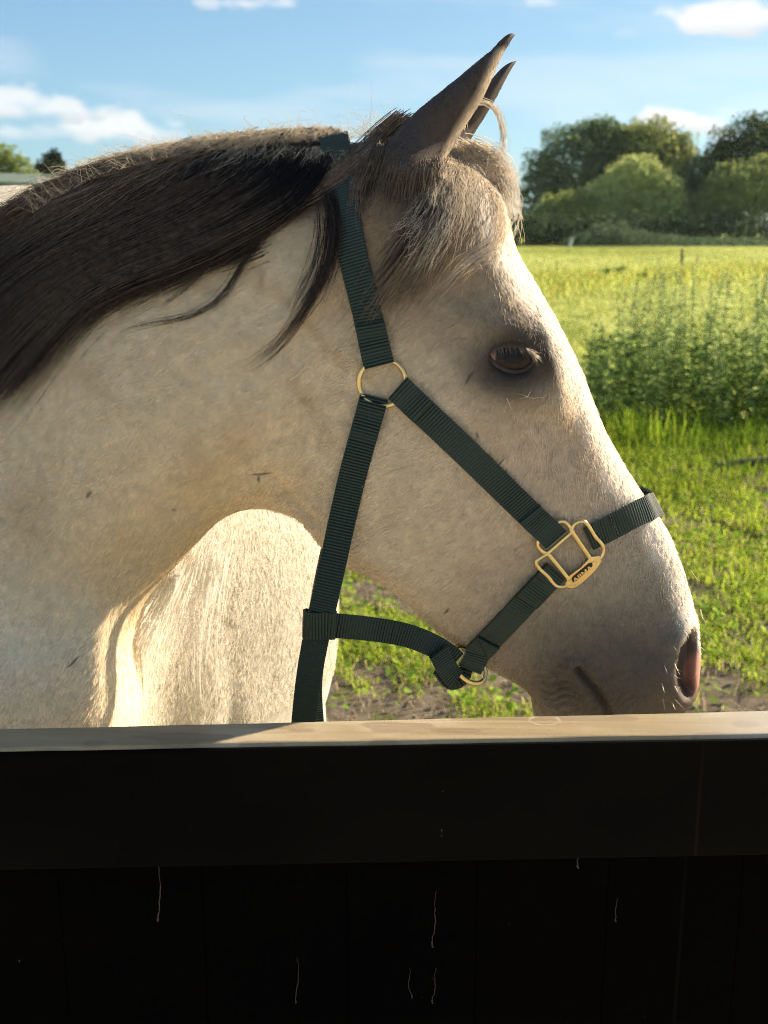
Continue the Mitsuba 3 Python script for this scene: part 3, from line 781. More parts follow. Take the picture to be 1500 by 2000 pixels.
def relief(x, z):
    """How far the skin stands out (metres) beyond the plain loft, on both sides of the head and neck."""
    r = np.zeros_like(x)
    r += .006 * g2(x, z, 985, 632, 95, 26, .12)                   # brow
    r -= .009 * g2(x, z, 880, 560, 60, 42, .4)                    # hollow over the eye
    r += .005 * g2(x, z, 990, 760, 80, 26, .25)                   # lower rim of the orbit
    r -= .005 * g2(x, z, 1085, 860, 26, 110, -.35)                # groove before the facial crest
    d, a = seg_dist(x, z, [(930, 800), (985, 900), (1040, 985)])
    r += .0022 * np.exp(-(d / .012) ** 2)                          # facial crest
    d, a = seg_dist(x, z, [(640, 1010), (690, 1085), (760, 1120), (820, 1180)])
    r += .004 * np.exp(-(d / .014) ** 2)                          # jaw bone
    d, a = seg_dist(x, z, [(655, 560), (640, 700), (610, 850), (600, 960)])
    r -= .007 * np.exp(-(d / .016) ** 2)                          # groove behind the jaw
    d, a = seg_dist(x, z, [(530, 930), (570, 985), (610, 1030)])
    r -= .006 * np.exp(-(d / .007) ** 2)
    d, a = seg_dist(x, z, [(690, 640), (740, 700), (740, 800)])
    r -= .004 * np.exp(-(d / .014) ** 2)
    for pts, am, w in (([(660, 540), (560, 625), (500, 660)], .004, .010), ([(655, 600), (560, 690)], -.003, .010), ([(330, 1000), (180, 1180)], -.006, .03),
                       ([(560, 760), (430, 880), (250, 1040)], .006, .04), ([(520, 850), (380, 1000)], -.005, .02), ([(210, 800), (80, 1100)], .006, .05)):
        d, a = seg_dist(x, z, pts)
        r += am * np.exp(-(d / w) ** 2)
    d, a = seg_dist(x, z, [(1062, 606), (1074, 690), (1094, 800)])
    r += .0060 * np.exp(-(d / .0095) ** 2)                        # bone in front of the eye
    d, a = seg_dist(x, z, [(1098, 660), (1122, 760), (1130, 860)])
    r -= .0045 * np.exp(-(d / .010) ** 2)
    # eye socket
    ex, ez = (x - EYE[0]) / .0215, (z - EYE[2] + .12 * (x - EYE[0])) / .0138
    r -= .016 * (1 - sstep(.55, 1.05, np.sqrt(ex ** 2 + ez ** 2)))
    d, a = seg_dist(x, z, [(948, 668), (985, 640), (1030, 640), (1056, 662)])
    r -= .0012 * np.exp(-(d / .0045) ** 2)                        # fold of the upper lid
    d, a = seg_dist(x, z, [(940, 715), (975, 750), (1025, 752), (1060, 720)])
    r -= .0015 * np.exp(-(d / .004) ** 2)
    d, a = seg_dist(x, z, [(1000, 745), (1040, 770), (1085, 790)])
    r += .0018 * np.exp(-(d / .006) ** 2)
    # nostril and its wing
    n, na = seg_dist(x, z, [(1353, 1246), (1341, 1268), (1335, 1298), (1335, 1324), (1342, 1344)], 1.03)
    n = n / (.80 + .42 * np.sin(np.pi * np.clip(na, 0, 1)) ** .8)
    r += .008 * np.exp(-((n - .016) / .011) ** 2)
    r -= .019 * (1 - sstep(.0045, .0095, n))
    r -= .006 * g2(x, z, 1255, 1270, 40, 60, 0, 1.03)
    # mouth: cleft, corner, wrinkles
    mouth = [(1128, 1302), (1160, 1338), (1182, 1372), (1200, 1420), (1240, 1470)]
    d, a = seg_dist(x, z, mouth, 1.03)
    r -= .0090 * np.exp(-(d / .0032) ** 2)
    r += .004 * np.exp(-((d - .009) / .006) ** 2)
    k = g2(x, z, 1105, 1345, 62, 62, 0, 1.03)
    wav = z * 780 + 3.0 * np.sin(x * 150 + z * 60) + 9.0 * meshkit.fbm(np.stack([x * 60, z * 60, x * 0], -1), 3, 77)
    r += .0019 * k * np.sin(wav)
    k2 = g2(x, z, 1205, 1345, 42, 60, -.3, 1.03)
    r += .0008 * k2 * np.sin((x * .75 + z * .66) * 900 + 2 * np.sin(z * 200))
    r += .005 * g2(x, z, 1085, 1400, 50, 40, 0, 1.03)
    nz = meshkit.fbm(np.stack([x * 38, z * 38, x * 0], -1), 3, 5) - .5
    r += .0025 * nz
    return r


edge = np.abs(sine) ** .8
rel = relief(loft[..., 0], loft[..., 2]) * np.clip(edge * 1.6, 0, 1)
loft[..., 1] -= np.sign(sine) * rel
v = np.vstack([loft.reshape(-1, 3), loft[0].mean(0), loft[-1].mean(0)])
f = grid_faces(NS, NT, True)
k = np.arange(NT)
f = np.vstack([f, np.stack([k * 0 + NS * NT, (k + 1) % NT, k], 1), np.stack([k * 0 + NS * NT + 1, (NS - 1) * NT + k, (NS - 1) * NT + (k + 1) % NT], 1)])
headneck = mesh_of(v, f)
if headneck.volume < 0:
    headneck.invert()
near = loft[:, 1:NT // 2].reshape(-1, 3) if loft[NS // 2, NT // 4, 1] < 1.08 else loft[:, NT // 2 + 1:].reshape(-1, 3)
head_near = near
skin_y = LinearNDInterpolator(near[:, [0, 2]], near[:, 1], fill_value=np.nan)
skin_tree = cKDTree(near[:, [0, 2]])


def surf(x, z):
    """Depth y of the near side of the neck and head at x, z (the nearest outline point outside it)."""
    y = skin_y(x, z)
    bad = np.isnan(y)
    if bad.any():
        y[bad] = near[skin_tree.query(np.stack([np.asarray(x)[bad], np.asarray(z)[bad]], -1))[1], 1]
    return y


def on_skin(pts, lift=0.0):
    """Blueprint points moved onto the near side of the horse, lifted towards the viewer's side by lift."""
    q = np.asarray(pts, float)
    Y = np.full(len(q), 1.0)
    for _ in range(4):
        w = at(q[:, 0], q[:, 1], Y)
        Y = surf(w[:, 0], w[:, 2]) - lift
    return at(q[:, 0], q[:, 1], Y)


# chest, shoulders and barrel: an oval tube along the horse's back bone, cut off by nothing, with forelegs
BX = np.array([math.cos(math.radians(-42)), math.sin(math.radians(-42)), 0])       # where the body points
BY = np.array([-BX[1], BX[0], 0])
ORIG = (at(492, 1300, 1.37) - .20 * BX) * [1, 1, 0]
prof = np.array([  # along the body (front 0), half width, bottom z, top z
    (.215, .03, 1.04, 1.18), (.205, .11, .96, 1.26), (.17, .18, .88, 1.34), (.10, .225, .80, 1.41), (0, .25, .74, 1.46), (-.12, .265, .68, 1.60), (-.26, .27, .66, 1.70),
    (-.45, .285, .66, 1.70), (-.8, .30, .68, 1.58), (-1.2, .29, .74, 1.52), (-1.45, .26, .84, 1.50), (-1.62, .17, .95, 1.40), (-1.68, .04, 1.1, 1.26)])
ss = np.linspace(0, 1, 120)
pf = PchipInterpolator(np.linspace(0, 1, len(prof)), prof)(ss)
ang = np.arange(96) * 2 * np.pi / 96
ca, sa = np.sign(np.cos(ang)) * np.abs(np.cos(ang)) ** .9, np.sign(np.sin(ang)) * np.abs(np.sin(ang)) ** .9
zz = (pf[:, 2:3] + pf[:, 3:4]) / 2 + (pf[:, 3:4] - pf[:, 2:3]) / 2 * sa[None]
yy = pf[:, 1:2] * 1.06 * ca[None]
groove = np.exp(-((yy + .045) / .016) ** 2) * np.exp(-((zz - .85) / .22) ** 2) * (sa[None] < .6)
xx = pf[:, 0:1] - groove * .013 * (pf[:, 0:1] > -.1)
bv = ORIG + xx[..., None] * BX + yy[..., None] * BY + zz[..., None] * np.array([0, 0, 1.0])
bf = grid_faces(120, 96, True)
k = np.arange(96)
bv = np.vstack([bv.reshape(-1, 3), bv[0].mean(0), bv[-1].mean(0)])
bf = np.vstack([bf, np.stack([k * 0 + 120 * 96, (k + 1) % 96, k], 1), np.stack([k * 0 + 120 * 96 + 1, 119 * 96 + k, 119 * 96 + (k + 1) % 96], 1)])
barrel = mesh_of(bv, bf)
if barrel.volume < 0:
    barrel.invert()


def body_pt(a, b, z):
    return ORIG + a * BX + b * BY + np.array([0, 0, z])


def limb(pts, radii, sides=28):
    p = smooth_path(pts, 60)
    r = PchipInterpolator(np.linspace(0, 1, len(radii)), radii)(np.linspace(0, 1, 60))
    m = tube(p, r, sides)
    if m.volume < 0:
        m.invert()
    return m


def solid(m):
    return manifold3d.Manifold(manifold3d.Mesh(np.asarray(m.vertices, np.float32), np.asarray(m.faces, np.uint32)))


legs = []
for sgn in (-1, 1):
    legs.append(limb([body_pt(.02, sgn * .135, 1.02), body_pt(.03, sgn * .145, .80), body_pt(0, sgn * .13, .52), body_pt(.01, sgn * .13, .48), body_pt(-.01, sgn * .13, .25), body_pt(.02, sgn * .13, .11), body_pt(.04, sgn * .13, .0)],
                     [.105, .10, .056, .052, .036, .042, .062]))
    legs.append(limb([body_pt(-1.42, sgn * .15, 1.05), body_pt(-1.34, sgn * .16, .82), body_pt(-1.50, sgn * .15, .56), body_pt(-1.53, sgn * .15, .50), body_pt(-1.50, sgn * .15, .25), body_pt(-1.47, sgn * .15, .10), body_pt(-1.44, sgn * .15, 0)],
                     [.17, .13, .062, .055, .04, .045, .064]))
# near shoulder: joins the base of the neck to the chest
shoulder = limb([at(-300, 700, 1.45), at(-120, 1000, 1.38), at(20, 1250, 1.36), at(60, 1500, 1.38)], [.16, .19, .18, .15], 96)
whole = solid(headneck)
for m in [barrel, shoulder]:
    whole = whole + solid(m).refine_to_length(.009)
for m in legs:
    whole = whole + solid(m)
mm = whole.to_mesh()
body = mesh_of(mm.vert_properties[:, :3], mm.tri_verts)
body.merge_vertices()
# blend the joints: relax the vertices near the lines where the pieces met
src = cKDTree(np.asarray(headneck.vertices))
dist = src.query(body.vertices)[0]
from_head = dist < 1e-5
edge_v = body.edges_unique
seam = np.unique(edge_v[from_head[edge_v[:, 0]] != from_head[edge_v[:, 1]]])
near_seam = cKDTree(body.vertices[seam]).query(body.vertices)[0]
lap = trimesh.smoothing.laplacian_calculation(body, equal_weight=True)
amount = np.clip(1.0 - near_seam / .075, 0, 1)[:, None] * .8
vv = np.array(body.vertices)
for _ in range(220):
    vv = vv + amount * (lap.dot(vv) - vv)
body.vertices = vv
HORSE = 'horse'
tag(HORSE, 'cream dun horse in side view wearing a dark green headcollar, its head over the door', 'horse')
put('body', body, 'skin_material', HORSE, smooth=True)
# ------------------------------------------------------------------ short coat: one hair per sampled point of the body
FLOW = np.array([  # blueprint position and direction in which the coat lies
    (-100, 1000, -1, .8), (100, 1000, -1, .8), (300, 800, -1, .75), (500, 900, -.7, 1), (600, 600, -1, .7), (480, 620, -1, .8), (800, 1000, -1, .55), (880, 900, -.8, .8), (760, 750, -1, .5),
    (700, 900, -1, .6), (1050, 850, -.1, 1), (1150, 900, .3, 1), (1000, 1100, -.6, .8), (1200, 1150, .1, 1), (1300, 1100, .35, 1), (850, 620, -.9, .5), (1000, 560, .5, .8), (940, 600, -.4, .6), (1080, 640, .45, 1),
    (800, 450, -.6, .8), (750, 350, -.8, .6), (1100, 1300, -.2, 1), (1250, 1250, 0, 1), (500, 1150, -.05, 1), (400, 1300, .0, 1), (620, 1200, .1, 1), (200, 1300, -.7, 1), (0, 1350, -.7, 1), (850, 1200, -.7, .8),
    (950, 1200, -.6, .8), (700, 1080, -1, .5), (900, 760, -.7, .7), (1010, 600, .2, .8)], float)
_fp = at(FLOW[:, 0], FLOW[:, 1], 1.0)[:, [0, 2]]
_fd = np.stack([FLOW[:, 2], -FLOW[:, 3]], -1)
_fd /= np.linalg.norm(_fd, axis=1, keepdims=True)
flow_of = RBFInterpolator(_fp * 3, _fd, kernel='linear', smoothing=.02)


def fur(body, name, count, length, radius, tilt, keep, mat, seed, owner=None):
    owner = owner or HORSE
    r = np.random.default_rng(seed)
    tri = body.triangles
    cen = tri.mean(1)
    fn = body.face_normals
    facing = np.einsum('ij,ij->i', fn, cen - CAM)
    ok = (facing < .30 * np.linalg.norm(cen - CAM, axis=1)) & keep(cen)
    ids = np.where(ok)[0]
    area = body.area_faces[ids]
    pick = r.choice(ids, size=count, p=area / area.sum())
    a, b = r.random((2, count))
    a, b = np.where(a + b > 1, 1 - a, a), np.where(a + b > 1, 1 - b, b)
    t = tri[pick]
    p = t[:, 0] + a[:, None] * (t[:, 1] - t[:, 0]) + b[:, None] * (t[:, 2] - t[:, 0])
    n = fn[pick]
    fl2 = flow_of(p[:, [0, 2]] * 3)
    d = np.stack([fl2[:, 0], 0 * fl2[:, 0], fl2[:, 1]], -1)
    clump = np.stack([meshkit.noise(p * 95 + 7 * k) - .5 for k in range(3)], -1)
    clump2 = np.stack([meshkit.noise(p * 30 + 7 * k + 40) - .5 for k in range(3)], -1)
    d = d + clump * .7 + clump2 * .45 + r.normal(0, .16, d.shape)
    d -= n * np.einsum('ij,ij->i', d, n)[:, None]
    d /= np.linalg.norm(d, axis=1, keepdims=True) + 1e-9
    L = length * (.65 + .7 * r.random(count)) * (.75 + .5 * meshkit.noise(p * 60 + 3))
    muzzle = np.exp(-((p[:, 0] - P_MUZZLE[0]) / .12) ** 2 - ((p[:, 2] - P_MUZZLE[1]) / .10) ** 2)
    L *= 1 - .55 * muzzle
    eyeq = np.exp(-((p[:, 0] - P_EYE[0]) / .035) ** 2 - ((p[:, 2] - P_EYE[1]) / .03) ** 2)
    L *= 1 - .7 * eyeq
    t0 = d + n * (tilt * (.6 + .8 * r.random(count)))[:, None]
    t1 = d + n * (tilt * .35)[..., None] if np.ndim(tilt) else d + n * tilt * .35
    t0 /= np.linalg.norm(t0, axis=1, keepdims=True)
    t1 /= np.linalg.norm(t1, axis=1, keepdims=True)
    root = p - n * .0004
    half_ = root + t0 * (L * .5)[:, None]
    tip = half_ + t1 * (L * .5)[:, None]
    strands = np.stack([2 * root - half_, root, half_, tip, 2 * tip - half_], 1)
    rr = np.array([1, 1, .9, .5, .2]) * radius
    return curves(name, strands, np.broadcast_to(rr, (count, 5)), mat, owner, kind='stuff', facing=n)


outside = lambda c: (c[:, 0] < .40) & (c[:, 0] > -.80) & (c[:, 2] > 1.02)
deep = lambda c: (np.hypot((c[:, 0] - EYE[0]) / .021, (c[:, 2] - EYE[2]) / .0135) > 1) & (np.hypot((c[:, 0] - P_NOSTRIL2[0]) / P_NOSTRIL2[2], (c[:, 2] - P_NOSTRIL2[1]) / P_NOSTRIL2[3]) > 1.0)
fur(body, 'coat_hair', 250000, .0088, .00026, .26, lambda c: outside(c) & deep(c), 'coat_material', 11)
# ------------------------------------------------------------------ eye
y0 = float(surf(np.array([EYE[0] - .024, EYE[0] + .022]), np.array([EYE[2], EYE[2]])).mean())
EC = np.array([EYE[0], y0 + .0165, EYE[2]])
ER = np.array([.0250, .0205, .0190])


def eyeball(x, z):
    q = np.clip(1 - ((x - EC[0]) / ER[0]) ** 2 - ((z - EC[2]) / ER[2]) ** 2, .02, 1)
    return EC[1] - ER[1] * np.sqrt(q)


def eye_color(p, n, uv):
    dx, dz = p.x - EC[0], p.z - EC[2]
    r = dr.sqrt(dr.square((dx - .001) / .0145) + dr.square(dz / .0125))
    ang = dr.atan2(dz, dx)
    iris = mix((.011, .006, .004), (.026, .014, .009), noise(ang * 9, r * 4))
    pupil = dr.sqrt(dr.square((dx - .001) / .0095) + dr.square(dz / .0045))
    c = mix((.004, .004, .005), iris, smoothstep(.85, 1.1, pupil))
    c = mix(c, (.02, .012, .01), smoothstep(.88, 1.0, r))
    return mix(c, (.36, .17, .13), smoothstep(.0135, .0155, -dx) * smoothstep(-.006, .001, dz))


scene['eye_material'] = {'type': 'principled', 'base_color': mikit.proc(eye_color), 'roughness': .35, 'specular': .15, 'clearcoat': .22, 'clearcoat_gloss': .99}
ball = trimesh.creation.icosphere(4)
ball.vertices = ball.vertices * ER + EC
eye = put('eye', ball, 'eye_material', HORSE, smooth=True, label='dark brown eye with a pink inner corner')
scene['lid_skin'] = {'type': 'principled', 'base_color': mikit.proc(lambda p, n, uv: mix((.030, .026, .025), (.075, .062, .056), fbm(p.x * 260, p.z * 420, p.y * 200))), 'roughness': .85, 'specular': .2}


def lid(name, px, radii, out):
    q = smooth_path(np.c_[px, np.zeros(len(px))], 48)[:, :2]
    w = at(q[:, 0], q[:, 1], .975)
    w[:, 1] = eyeball(w[:, 0], w[:, 2]) - out
    r = PchipInterpolator(np.linspace(0, 1, len(radii)), radii)(np.linspace(0, 1, 48))
    put(name, tube(w, r, 14), 'lid_skin', eye, smooth=True)
    return w


UP = lid('upper_eyelid', [(953, 689), (968, 677), (988, 670), (1010, 671), (1029, 680), (1043, 698)], [.0018, .0034, .0040, .0042, .0036, .0018], .0008)
lid('eyelid_fold', [(948, 674), (966, 660), (992, 652), (1018, 654), (1040, 668), (1050, 690)], [.0010, .0030, .0042, .0044, .0034, .0012], -.0022)
lid('lower_eyelid', [(953, 690), (964, 708), (983, 720), (1007, 726), (1028, 720), (1042, 702)], [.0016, .0020, .0023, .0024, .0022, .0016], .0004)
scene['pale_hair'] = {'type': 'twosided', 'bsdf': {'type': 'principled', 'base_color': rgb(.70, .60, .44), 'roughness': .45, 'specular': .5}}
scene['lash_hair'] = {'type': 'twosided', 'bsdf': {'type': 'principled', 'base_color': rgb(.16, .125, .085), 'roughness': .6, 'specular': .5}}
st_, ra_ = [], []
for i in range(85):
    k = int(rng.uniform(6, 45))
    p = UP[k] + [0, -.003, -.001]
    d = np.array([.25 + rng.normal(0, .22) + .010 * (k - 24), -.75, -.62 + rng.normal(0, .16)])
    L = rng.uniform(.006, .012)
    m = p + d * L * .5
    e = p + d * L + [.0, -.002, -.0012]
    st_.append(ext([p, m, e])); ra_.append(np.array([1, 1, .9, .5, .3]) * .00026)
curves('eyelashes', st_, ra_, 'lash_hair', eye, kind='stuff')  # the next set is paler: sun on the lash ends, by colour
st_, ra_ = [], []
for i in range(46):
    p = UP[int(rng.uniform(34, 46))] + [0, -.003, 0]
    d = np.array([.55 + rng.normal(0, .2), -.65, -.28 + rng.normal(0, .15)])
    L = rng.uniform(.007, .013)
    st_.append(ext([p, p + d * L * .5, p + d * L + [0, 0, -.001]])); ra_.append(np.array([1, 1, .9, .5, .3]) * .00032)
curves('eyelashes', st_, ra_, 'pale_hair', eye, kind='stuff', label='lashes at the front corner, sunlight put into their pale colour')

# ------------------------------------------------------------------ ears
YM = 1.08


def ear(L, R, Y, bend):
    L, R = smooth_path(np.c_[L, np.zeros(len(L))], 70)[:, :2], smooth_path(np.c_[R, np.zeros(len(R))], 70)[:, :2]
    tt = np.linspace(0, 1, 70)
    yy_ = Y + bend * tt + .075 * (1 - sstep(0, .20, tt)) * np.sign(YM - Y)
    A, B = at(L[:, 0], L[:, 1], yy_), at(R[:, 0], R[:, 1], yy_)
    c, e1 = (A + B) / 2, (B - A) / 2
    rx = np.linalg.norm(e1, axis=1)
    e1 = e1 / np.maximum(rx, 1e-9)[:, None]
    e2 = np.array([0, -1.0, 0])
    ry = .030 * np.sqrt(np.clip(1 - tt ** 2.2, 0, 1)) * (.75 + .25 * tt) + .0015 + .030 * (1 - sstep(.10, .44, tt))
    g0, g1 = np.radians(2), np.radians(286)
    al = np.linspace(g0, g1, 44)
    th = np.clip(.0032 * (1 - .6 * tt), .0012, None)
    ring = []
    for sh in (0, 1):
        a_ = al if sh == 0 else al[::-1]
        q = c[:, None] + (rx[:, None] - sh * th[:, None]).clip(.0004)[..., None] * np.cos(a_)[None, :, None] * e1[:, None] \
            + (ry[:, None] - sh * th[:, None]).clip(.0004)[..., None] * np.sin(a_)[None, :, None] * e2
        ring.append(q)
    q = np.concatenate(ring, 1)
    M = q.shape[1]
    v = q.reshape(-1, 3)
    f = grid_faces(70, M, True)
    n = len(v)
    v = np.vstack([v, q[-1].mean(0)])
    k = np.arange(M)
    f = np.vstack([f, np.stack([k * 0 + n, 69 * M + k, 69 * M + (k + 1) % M], 1)])
    m = mesh_of(v, f)
    if m.volume < 0:
        m.invert()
    return m


NEAR_EAR = ear([(716, 405), (738, 330), (757, 280), (792, 238), (845, 192), (895, 152), (936, 118), (968, 90), (986, 71), (999, 65)],
               [(838, 440), (846, 385), (858, 335), (883, 290), (908, 248), (936, 204), (960, 155), (977, 116), (990, 92), (1006, 68)], 1.035, -.012)
FAR_EAR = ear([(800, 330), (832, 290), (872, 250), (910, 212), (938, 182), (960, 155), (980, 133), (1000, 121)],
              [(902, 372), (905, 320), (922, 268), (948, 226), (968, 192), (984, 162), (996, 140), (1009, 119)], 1.125, .012)
for m, lab, Yn in ((NEAR_EAR, 'brown grey ear nearest the viewer', 1), (FAR_EAR, 'far ear, mostly behind the near one', 0)):
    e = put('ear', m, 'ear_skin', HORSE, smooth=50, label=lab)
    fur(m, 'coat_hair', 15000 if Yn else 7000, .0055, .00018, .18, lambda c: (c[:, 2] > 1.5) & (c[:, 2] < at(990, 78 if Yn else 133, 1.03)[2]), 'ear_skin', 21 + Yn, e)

# ------------------------------------------------------------------ mane, forelock, loose hairs
def hair_mat(name, c0, c1, rough=.42, spec=.5, thin=False):
    tex = mikit.proc(lambda p, n, uv: mix(c0, c1, noise(p.x * 160 + p.z * 260, p.z * 120 - p.x * 190, p.y * 300)))
    if thin:
        scene[name] = {'type': 'principledthin', 'base_color': tex, 'roughness': rough, 'diff_trans': .9, 'spec_trans': 0.0, 'eta': 1.4}
    else:
        scene[name] = {'type': 'twosided', 'bsdf': {'type': 'principled', 'roughness': rough, 'specular': spec, 'base_color': tex}}


hair_mat('mane_dark', (.0022, .0019, .0022), (.0085, .0066, .0062), .45, .16)
hair_mat('mane_brown', (.016, .0115, .0095), (.085, .060, .043), .45, .25)
hair_mat('mane_pale', (.42, .34, .24), (.76, .67, .52), .45, thin=True)  # creamy crest hair, made paler to carry the sunlight on it
hair_mat('ear_hair', (.05, .040, .031), (.12, .095, .07), .5, .2)
hair_mat('forelock_pale', (.42, .36, .28), (.78, .70, .58), .45, thin=True)
hair_mat('forelock_brown', (.07, .047, .031), (.22, .155, .10), .45)
hair_mat('strand_dark', (.010, .007, .005), (.030, .020, .014), .45, .2)

GUIDES = [
    [(664, 268), (640, 325), (612, 370), (575, 405), (500, 448), (395, 500), (270, 545), (165, 592), (90, 680), (30, 752), (-30, 830)],
    [(630, 266), (598, 325), (545, 385), (470, 430), (370, 478), (260, 522), (150, 575), (60, 660), (-10, 740), (-70, 820)],
    [(590, 266), (545, 315), (480, 372), (390, 425), (280, 475), (170, 525), (70, 590), (-10, 670), (-90, 770)],
    [(530, 270), (475, 310), (400, 362), (310, 412), (210, 460), (110, 512), (10, 580), (-90, 680)],
    [(460, 277), (400, 308), (320, 352), (235, 395), (140, 440), (50, 490), (-40, 560), (-120, 640)],
    [(380, 288), (315, 316), (240, 352), (160, 392), (75, 436), (-10, 490), (-100, 570)],
    [(300, 303), (235, 330), (165, 362), (90, 400), (10, 446), (-80, 510)],
    [(210, 326), (150, 352), (85, 386), (15, 426), (-70, 485)],
    [(120, 362), (65, 392), (5, 430), (-70, 480)],
    [(40, 412), (-10, 446), (-70, 490)]]
NP = 13
GR = np.stack([smooth_path(np.c_[g, np.zeros(len(g))], NP)[:, :2] for g in GUIDES])
GC = CubicSpline(np.arange(len(GR)), GR, axis=0)


def mane(name, n, clumps, mat, lens, lift, radius, seed, gr=(0, len(GUIDES) - 1), jit=1.0, up=(-10, 6), drop=(0, 0), lpow=1.0):
    r = np.random.default_rng(seed)
    cg = r.uniform(gr[0], gr[1], clumps)
    cl = r.uniform(0, 1, clumps)
    w = r.integers(0, clumps, n)
    tt = np.linspace(0, 1, NP)
    g = np.clip(cg[w] + r.normal(0, .07, n), 0, len(GUIDES) - 1)
    px = GC(g)                                                     # (n, NP, 2)
    end = lens[0] + (lens[1] - lens[0]) * r.random(n) ** lpow
    idx = tt[None] * end[:, None] * (NP - 1)
    i0 = np.clip(idx.astype(int), 0, NP - 2)
    fr_ = (idx - i0)[..., None]
    px = np.take_along_axis(px, i0[..., None], 1) * (1 - fr_) + np.take_along_axis(px, i0[..., None] + 1, 1) * fr_
    wave = np.stack([np.sin(tt[None] * r.uniform(2, 6, clumps)[w][:, None] + r.uniform(0, 6, clumps)[w][:, None]) for _ in range(2)], -1)
    px = px + wave * (9.0 * jit * tt[None, :, None]) + r.normal(0, 1, (n, 1, 2)) * (2 + 7 * tt[None, :, None]) * jit
    px[..., 1] += np.linspace(1, 0, NP)[None] ** 2 * r.uniform(*up, n)[:, None]
    px[..., 1] += tt[None] ** 2 * r.uniform(*drop, n)[:, None]
    lf = lift[0] + (lift[1] - lift[0]) * cl[w] + r.uniform(0, .004, n)
    prof_ = np.sin(np.clip(tt * 1.3 + .12, 0, 1) * np.pi * .5)
    base = on_skin(px.reshape(-1, 2)).reshape(n, NP, 3)
    ylift = base[..., 1] - lf[:, None] * prof_[None]
    p = at(px[..., 0], px[..., 1], ylift)
    p[:, :, 1:] += 0
    q = np.concatenate([2 * p[:, :1] - p[:, 1:2], p, 2 * p[:, -1:] - p[:, -2:-1]], 1)
    rad = np.r_[1, np.linspace(1, .45, NP), .3] * radius
    return curves(name, q, [rad * k for k in r.uniform(.7, 1.2, n)], mat, MANE, kind='stuff')


MANE = f'{HORSE}__mane'
labels[MANE] = {'label': 'long dark brown mane with a pale crest, sunlight put into its hair colour'}
mane('dark_hair', 9500, 620, 'mane_dark', (.5, 1.0), (.003, .020), .00032, 31)
mane('dark_hair', 4200, 500, 'mane_dark', (.12, .5), (.004, .018), .00032, 36, up=(-16, 2))
mane('brown_hair', 2400, 460, 'mane_brown', (.4, 1.0), (.008, .024), .00026, 32, gr=(1.6, 9), jit=1.5)
mane('brown_hair', 700, 160, 'mane_brown', (.6, 1.0), (.014, .026), .00028, 33, gr=(0, 3))
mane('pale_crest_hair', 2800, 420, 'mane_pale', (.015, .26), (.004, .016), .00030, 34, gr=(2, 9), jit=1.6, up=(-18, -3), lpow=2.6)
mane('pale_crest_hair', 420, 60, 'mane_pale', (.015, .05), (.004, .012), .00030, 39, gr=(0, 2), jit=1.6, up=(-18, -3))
mane('dark_hair', 420, 400, 'strand_dark', (.45, 1.0), (.004, .012), .00026, 40, gr=(0, .8), jit=2.4, drop=(0, 48))
mane('brown_hair', 200, 200, 'mane_brown', (.45, 1.0), (.006, .014), .00026, 41, gr=(0, 1.5), jit=2.4, drop=(-10, 40))
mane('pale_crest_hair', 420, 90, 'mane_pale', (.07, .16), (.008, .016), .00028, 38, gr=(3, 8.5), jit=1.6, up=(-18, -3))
mane('sheen_hair', 520, 200, 'forelock_brown', (.15, .75), (.015, .027), .00024, 42, gr=(4.2, 9), jit=1.8, up=(-14, 0), lpow=1.6)  # lighter strands laid over the mane as its painted sheen
mane('pale_crest_hair', 90, 30, 'mane_brown', (.3, .7), (.018, .026), .00028, 35, gr=(3.5, 9), up=(-14, 0))


def tuft(name, guide, n, spread, mat, radius, lift, owner, seed, lens=(.75, 1.0), curl=0.0, tip=1.0, depth=None):
    """A lock of n hairs round a blueprint line; lift: height over the skin at root and tip; depth: fixed depths instead of the skin."""
    r = np.random.default_rng(seed)
    m = 12
    g = smooth_path(np.c_[guide, np.zeros(len(guide))], 60)[:, :2]
    tt = np.linspace(0, 1, m)
    end = r.uniform(*lens, n)
    idx = np.clip(tt[None] * end[:, None] * 59, 0, 58.999)
    i0 = idx.astype(int)
    px = g[i0] * (1 - (idx - i0))[..., None] + g[i0 + 1] * (idx - i0)[..., None]
    sp = np.broadcast_to(np.linspace(spread[0], spread[1], m)[None, :, None], (n, m, 1))
    off = r.normal(0, 1, (n, 1, 2))
    px = px + off * sp
    ph, fq = r.uniform(0, 6.3, (n, 1, 2)), r.uniform(4, 11, (n, 1, 2))
    px = px + curl * np.sin(tt[None, :, None] * fq + ph) * tt[None, :, None]
    if depth is None:
        base = on_skin(px.reshape(-1, 2)).reshape(n, m, 3)
        Y = base[..., 1] - np.linspace(lift[0], lift[1], m)[None] * r.uniform(.3, 1.2, n)[:, None]
    else:
        Y = np.interp(tt, np.linspace(0, 1, len(depth)), depth)[None] + off[..., 0] * sp[..., 0] * .00045
    p = at(px[..., 0], px[..., 1], Y)
    q = np.concatenate([2 * p[:, :1] - p[:, 1:2], p, 2 * p[:, -1:] - p[:, -2:-1]], 1)
    rad = np.r_[1, np.linspace(1, .4, m), .3] * radius
    return curves(name, q, [rad] * n, mat, owner, kind='stuff')


